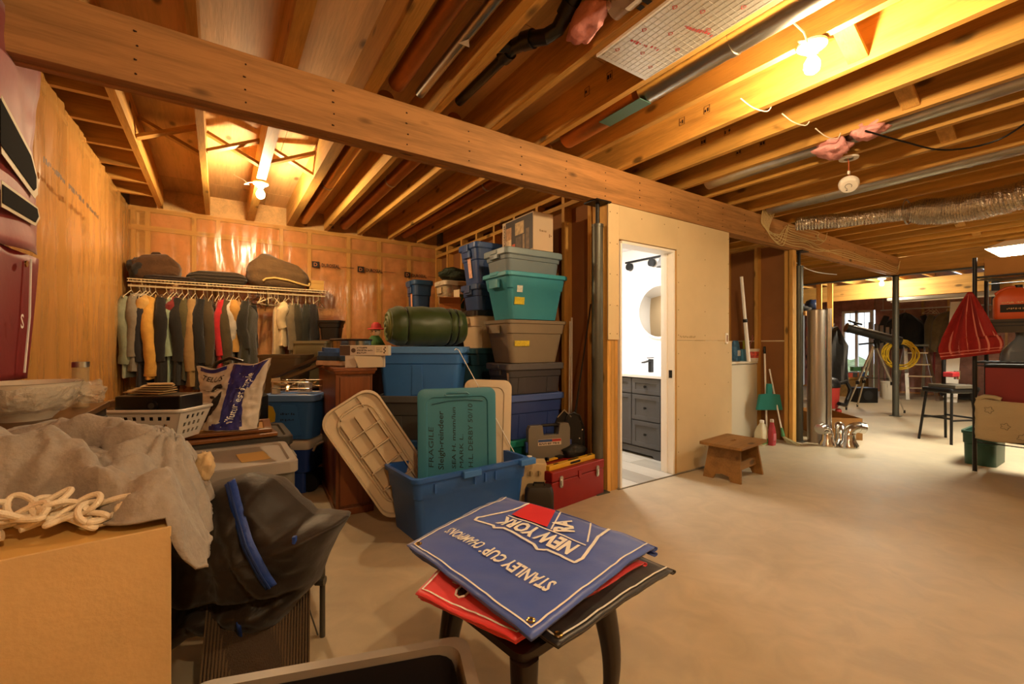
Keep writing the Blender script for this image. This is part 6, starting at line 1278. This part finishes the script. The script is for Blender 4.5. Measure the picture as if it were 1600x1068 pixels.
t = T('black_speaker', 'low black box behind the telescope tripod', 'box', (11.1, 3.60, 0), radians(-35)); MB().box((-.2, -.15, 0), (.2, .15, .3)).build('case', M_black, t, bevel=.01); MB().cyl((0, -.15, .15), (0, -.155, .15), .1, n=20).build('grille', mat('dark_grille', '#1d1c1c', .8), t)
rd = random.Random(13)
tb_ = T('workbench', 'low wooden bench under the far window', 'bench', (12.6, 4.35, 0), 0); MB().box((-.7, -.25, .40), (.7, .3, .44)).build('top', M_joistx, tb_); MB().box((-.68, -.23, .0), (.68, .25, .4)).build('base', wood('bench_front', '#8c6a38', 0), tb_)
for k in range(12):
    c = ['#a83a24', '#c8c0b0', '#2c2a28', '#b8642c', '#8c8a84', '#7a2c20', '#3c5a8a', '#4a7a4a', '#c9b45a', '#5a4430', '#d8d4cc', '#6a2c50'][k]; cn = ['red', 'cream', 'black', 'orange', 'grey', 'dark red', 'blue', 'green', 'yellow', 'brown', 'white', 'purple'][k]
    o = T('clutter_box', cn + ' small box in the clutter on the bench under the far window', 'box', (12.0 + .11*k, 4.2 + rd.uniform(-.08, .12), .44 + (.11 if k > 6 else 0)), rd.uniform(0, 3), 'clutter on the far bench')
    w = rd.uniform(.1, .2); MB().box((-w/2, -.06, 0), (w/2, .06, .1)).build('box', mat('clutter_' + c.strip('#'), c, .6), o, bevel=.004); MB().box((-w/2 - .002, -.062, .085), (w/2 + .002, .062, .103)).build('lid', mat('clutter_' + c.strip('#'), c, .6), o)
t = T('stud_bundle', 'bundle of upright metal studs behind the telescope', 'studs', (12.4, 3.85, 0))
for k in range(5): MB().box((.05*k, -.09*k, 0), (.05*k + .03, -.09*k + .06, 1.7 - .04*k)).build('metal_stud', M_galv, t)
t = T('strip_light', 'unlit grey strip light below the far beam', 'light', (10.8, 2.1, 2.02)); MB().box((-.06, -.9, 0), (.06, 1.0, .06)).build('housing', M_galv, t, bevel=.006); MB().cyl((0, -.85, -.015), (0, .95, -.015), .016, n=10).build('tube', M_white, t)
t = T('steel_bracket', 'dark steel bracket with bolts hanging from the far beam', 'bracket', (10.83, 1.68, 1.85)); MB().box((-.02, -.045, 0), (.02, .045, .62)).build('plate', M_black, t); MB().cyl((-.021, 0, .5), (-.03, 0, .5), .018, n=10).build('bolt', M_chrome, t); MB().cyl((-.021, 0, .43), (-.03, 0, .43), .018, n=10).build('bolt', M_chrome, t)
t = T('clamp_tool', 'red clamp tool leaning on the far wall', 'tool', (13.6, 3.08, .35), radians(-60)); MB().bar((0, 0, 0), (.02, 0, .75), .05, .03).build('bar', mat('tool_red', '#8c1c20', .5), t); MB().bar((-.02, 0, .72), (.42, 0, .82), .06, .04).build('jaw', mat('tool_red', '#8c1c20', .5), t)
lump('black_tarp', 'black tarp heap behind the ladder', 'tarp', (13.5, 2.62, .16), (.35, .3, .18), cloth('#161412'), 12)
# ================================================================ wire rack on the right
t = T('wire_rack', 'black metal wire rack with shelves at the right edge', 'rack', (5.80, 0, 0))
RY0, RY1, RD = -.55, 1.03, .45
for y in (RY0, RY1):
    for x in (0, RD): MB().cyl((x, y, .02), (x, y, 1.98), .016, n=12).build('post', M_black, t, True); MB().cyl((x, y, 0), (x, y, .02), .019, n=10).build('foot', M_chrome, t)
for z in (.32, 1.02, 1.38, 1.80):
    for x in (.0, RD): MB().tube([(x, RY0, z), (x, RY1, z)], .007, 6).build('rail', M_black, t); MB().tube([(x, RY0, z - .03), (x, RY1, z - .03)], .005, 6).build('rail', M_black, t)
    b = MB()
    for k in range(30): y = RY0 + (RY1 - RY0)*k/29; b.tube([(0, y, z + .006), (RD, y, z + .006)], .0028, 4)
    for x in (.1, .2, .3, .38): b.tube([(x, RY0, z), (x, RY1, z)], .004, 4)
    o = b.build('wire_deck', M_black if z < 1.5 else mat('brass_wire', '#6b5a34', .4, .6), t); o['kind'] = 'stuff'
carton('sealed cardboard box on the top shelf of the wire rack', (6.02, .60, 1.812), 90, .75, .36, .155, '#a8763c', (), False)
t = T('shelf_board', 'dark board lying on the middle rack shelf', 'board', (6.02, .45, 1.388)); MB().box((-.21, -.7, 0), (.22, .55, .02)).build('board', mat('dark_shelf_board', '#2a2118', .6), t); MB().box((-.222, -.7, -.10), (-.212, .55, .02)).build('front_strip', mat('dark_shelf_strip', '#332a1c', .6), t)
t = T('orange_jug', 'orange plastic jug with black label on the wire rack', 'jug', (5.94, .80, 1.41), radians(-75))
MB().loft([ring(.26, .12, .03, 0), ring(.27, .13, .03, .02), ring(.27, .13, .03, .19), ring(.20, .11, .03, .25), ring(.08, .07, .02, .28)]).build('jug', plastic('#c8521c'), t, True); MB().tube([(-.10, 0, .19), (-.115, 0, .235), (-.06, 0, .28), (.0, 0, .285)], .016, 10).build('handle', plastic('#c8521c'), t, True); MB().box((-.10, -.068, .06), (.10, -.066, .13)).build('label', M_print, t); MB().lathe([(.025, .28), (.025, .305)], 14, (.02, 0, 0)).build('cap', M_black, t, True); scribble(mat('label_tan', '#c9a06a', .7), t, (-.09, -.0665, .14), (1,0,0), (0,0,1), .014, .17, seed=90); scribble(mat('label_tan', '#c9a06a', .7), t, (-.06, -.0685, .085), (1,0,0), (0,0,1), .014, .12, seed=91)
t = T('yellow_carton', 'small cream carton with dark marks beside the orange jug', 'box', (5.92, .545, 1.41), radians(-85)); MB().box((-.085, -.05, 0), (.085, .05, .09)).build('carton', mat('cream_yellow', '#c9b45a', .7), t); 
for x in (-.03, -.005): MB().box((x, -.0515, .045), (x + .012, -.05, .075)).build('print_mark', M_print, t)
MB().box((-.05, -.0515, .018), (.03, -.05, .03)).build('print_mark', M_printr, t)
t = T('jar', 'clear jar on the wire rack behind the cream carton', 'jar', (6.05, .52, 1.41)); MB().lathe([(.06, 0), (.065, .02), (.065, .26), (.05, .28)], 20).build('glass', mat('brown_glass', '#8a7a5c', .2, alpha=.7), t, True); MB().lathe([(.055, .28), (.055, .31)], 20).build('cap', M_white, t, True)
t = T('blue_jug', 'translucent blue-grey jug with narrow neck on the wire rack', 'jug', (5.93, .77, 1.03), radians(-75)); MB().loft([ring(.24, .12, .04, 0), ring(.25, .13, .04, .02), ring(.24, .12, .04, .08), ring(.17, .10, .04, .14), ring(.07, .06, .025, .2), ring(.05, .05, .02, .24)]).build('jug', mat('blue_translucent', '#6a7684', .2, alpha=.85), t, True); MB().lathe([(.03, .24), (.03, .27)], 14).build('cap', plastic('#4a5566'), t, True); MB().box((-.07, -.066, .03), (.06, -.064, .09)).build('label', mat('jug_label', '#566272', .5), t)
t = T('green_bag', 'bright green bag on the rack next to the blue jug', 'bag', (5.95, .52, 1.03), radians(-80)); MB().loft([ring(.22, .12, .04, 0), ring(.2, .1, .04, .05), ring(.12, .05, .02, .12)]).build('bag', plastic('#6a9a34'), t, True); MB().box((-.08, -.06, .10), (.06, -.02, .19)).build('carton', mat('green_carton', '#b8c48c', .6), t)
t = T('red_cabinet', 'plain red metal tool cabinet in the wire rack', 'cabinet', (6.03, .45, .335)); MB().box((-.2, -.62, 0), (.18, .52, .66)).build('cabinet', mat('cabinet_red', '#7c1210', .5, var=.05, vs=4), t, bevel=.006); MB().box((-.205, -.625, .64), (.185, .525, .668)).build('top_edge', M_black, t)
def tea(u, v): y = 1.02 - 1.5*u; return (-.06 - .012*sin(u*22) - .03*sin(v*pi)*.4 + .01*fbm(u*8, v*5), y + .01*fbm(u*9, v*9, 2), .70 - .37*v - .012*sin(u*17)*v - .02*(1-v)*sin(u*9))
t = T('printed_cloth', 'cream cloth with faint grey flower print draped on the rack', 'cloth', (5.82, 0, 0)); MB().grid(tea, 60, 18).build('cloth', mat('cream_print_cloth', '#b0a080', .9, bump=.2, bs=40), t, 'all', solid=.006)
MB().tube([(-.05, 1.0, .69), (-.06, .96, .715), (-.05, .90, .71), (-.05, .86, .695)], .02, 10).build('rolled_edge', mat('cream_print_cloth', '#b0a080', .9), t, True)
for k in range(14):
    u, v = .06 + .065*k, (.25, .6, .85)[k % 3]; pts = [tuple(Vector(tea(u + .017*cos(a)*(1 + .25*cos(5*a)), v + .07*sin(a)*(1 + .25*cos(5*a)))) + Vector((-.006, 0, 0))) for a in [2*pi*q/20 for q in range(20)]]
    MB().tube(pts, .0018, 4, closed=True).build('flower_print', mat('grey_print', '#6f6c58', .9), t)
def tow(u, v):
    z = 1.66 - .60*v; w = .02 + .30*min(1, v*1.15)**.9 - (.10*max(0, v - .8)*5*.5); s = u - .5
    return (-.10 - .03*cos(u*pi*5)*min(1, v*3) - .04*v*(1-v), 1.04 + .06 - w*s*1.35 - .10*(1 - v)*0 - .06, z - .10*abs(s)*1.2*v*0 + (.07*(s + .2)*v if v > .7 else 0))
t = T('striped_towel', 'red striped towel hanging from the rack corner post', 'towel', (5.78, 0, 0)); MB().grid(tow, 50, 40).build('towel', mat('towel_red', '#8e1a18', .95, bump=.3, bs=70), t, 'all', solid=.008)
for k in range(6):
    u0 = .06 + .16*k; MB().add([p for i in range(25) for p in (tuple(Vector(tow(min(1, u0 + .10*(i/24)), .03 + .90*i/24)) + Vector((-.006, 0, 0))), tuple(Vector(tow(min(1, u0 + .10*(i/24) + .032), .03 + .90*i/24)) + Vector((-.006, 0, 0))))], [(2*i, 2*i+1, 2*i+3, 2*i+2) for i in range(24)]).build('stripe', mat('towel_stripe', '#c97a6c', .95), t)
for k in range(2):
    v0 = .90 + .045*k; MB().add([p for i in range(25) for p in (tuple(Vector(tow(i/24, v0)) + Vector((-.007, 0, 0))), tuple(Vector(tow(i/24, v0 + .014)) + Vector((-.007, 0, 0))))], [(2*i, 2*i+1, 2*i+3, 2*i+2) for i in range(24)]).build('stripe', mat('towel_stripe', '#c97a6c', .95), t)
t = T('bar_stool', 'black bar stool holding a drill press base', 'stool', (7.45, 1.55, 0), radians(-25))
MB().box((-.18, -.17, .60), (.18, .17, .66)).build('seat', M_black, t, bevel=.02)
for sx in (-1, 1):
    for sy in (-1, 1): MB().tube([(sx*.14, sy*.14, .60), (sx*.20, sy*.18, 0)], .014, 8).build('leg', M_black, t, True)
for a, b_ in (((-.17, -.165, .28), (.17, -.165, .28)), ((-.17, .165, .28), (.17, .165, .28)), ((-.17, -.165, .3), (-.17, .165, .3)), ((.17, -.165, .3), (.17, .165, .3))): MB().tube([a, b_], .012, 8).build('rung', M_black, t, True)
t = T('drill_press', 'small grey and red bench tool standing on the black stool', 'tool', (7.45, 1.52, .66), radians(-25)); MB().box((-.15, -.15, 0), (.15, .15, .04)).build('base', mat('tool_grey', '#5a544a', .5, .4), t, bevel=.005); MB().cyl((-.05, .05, .04), (-.05, .05, .48), .02, n=12).build('column', M_black, t, True); MB().cbox((0, 0, .16), (.2, .1, .06), .3).build('table', mat('tool_red', '#8c1c20', .5), t, bevel=.01); MB().cbox((-.02, .02, .46), (.2, .1, .07)).build('head', M_black, t, bevel=.01); MB().cyl((.08, 0, .1), (.08, 0, .2), .03, n=12).build('vice', M_chrome, t, True)
tote('dark green crate standing under the wire rack corner', (6.42, 1.07, 0), 90, .26, .5, .33, '#22483c', None, taper=.97, ribs=(), handle='none')
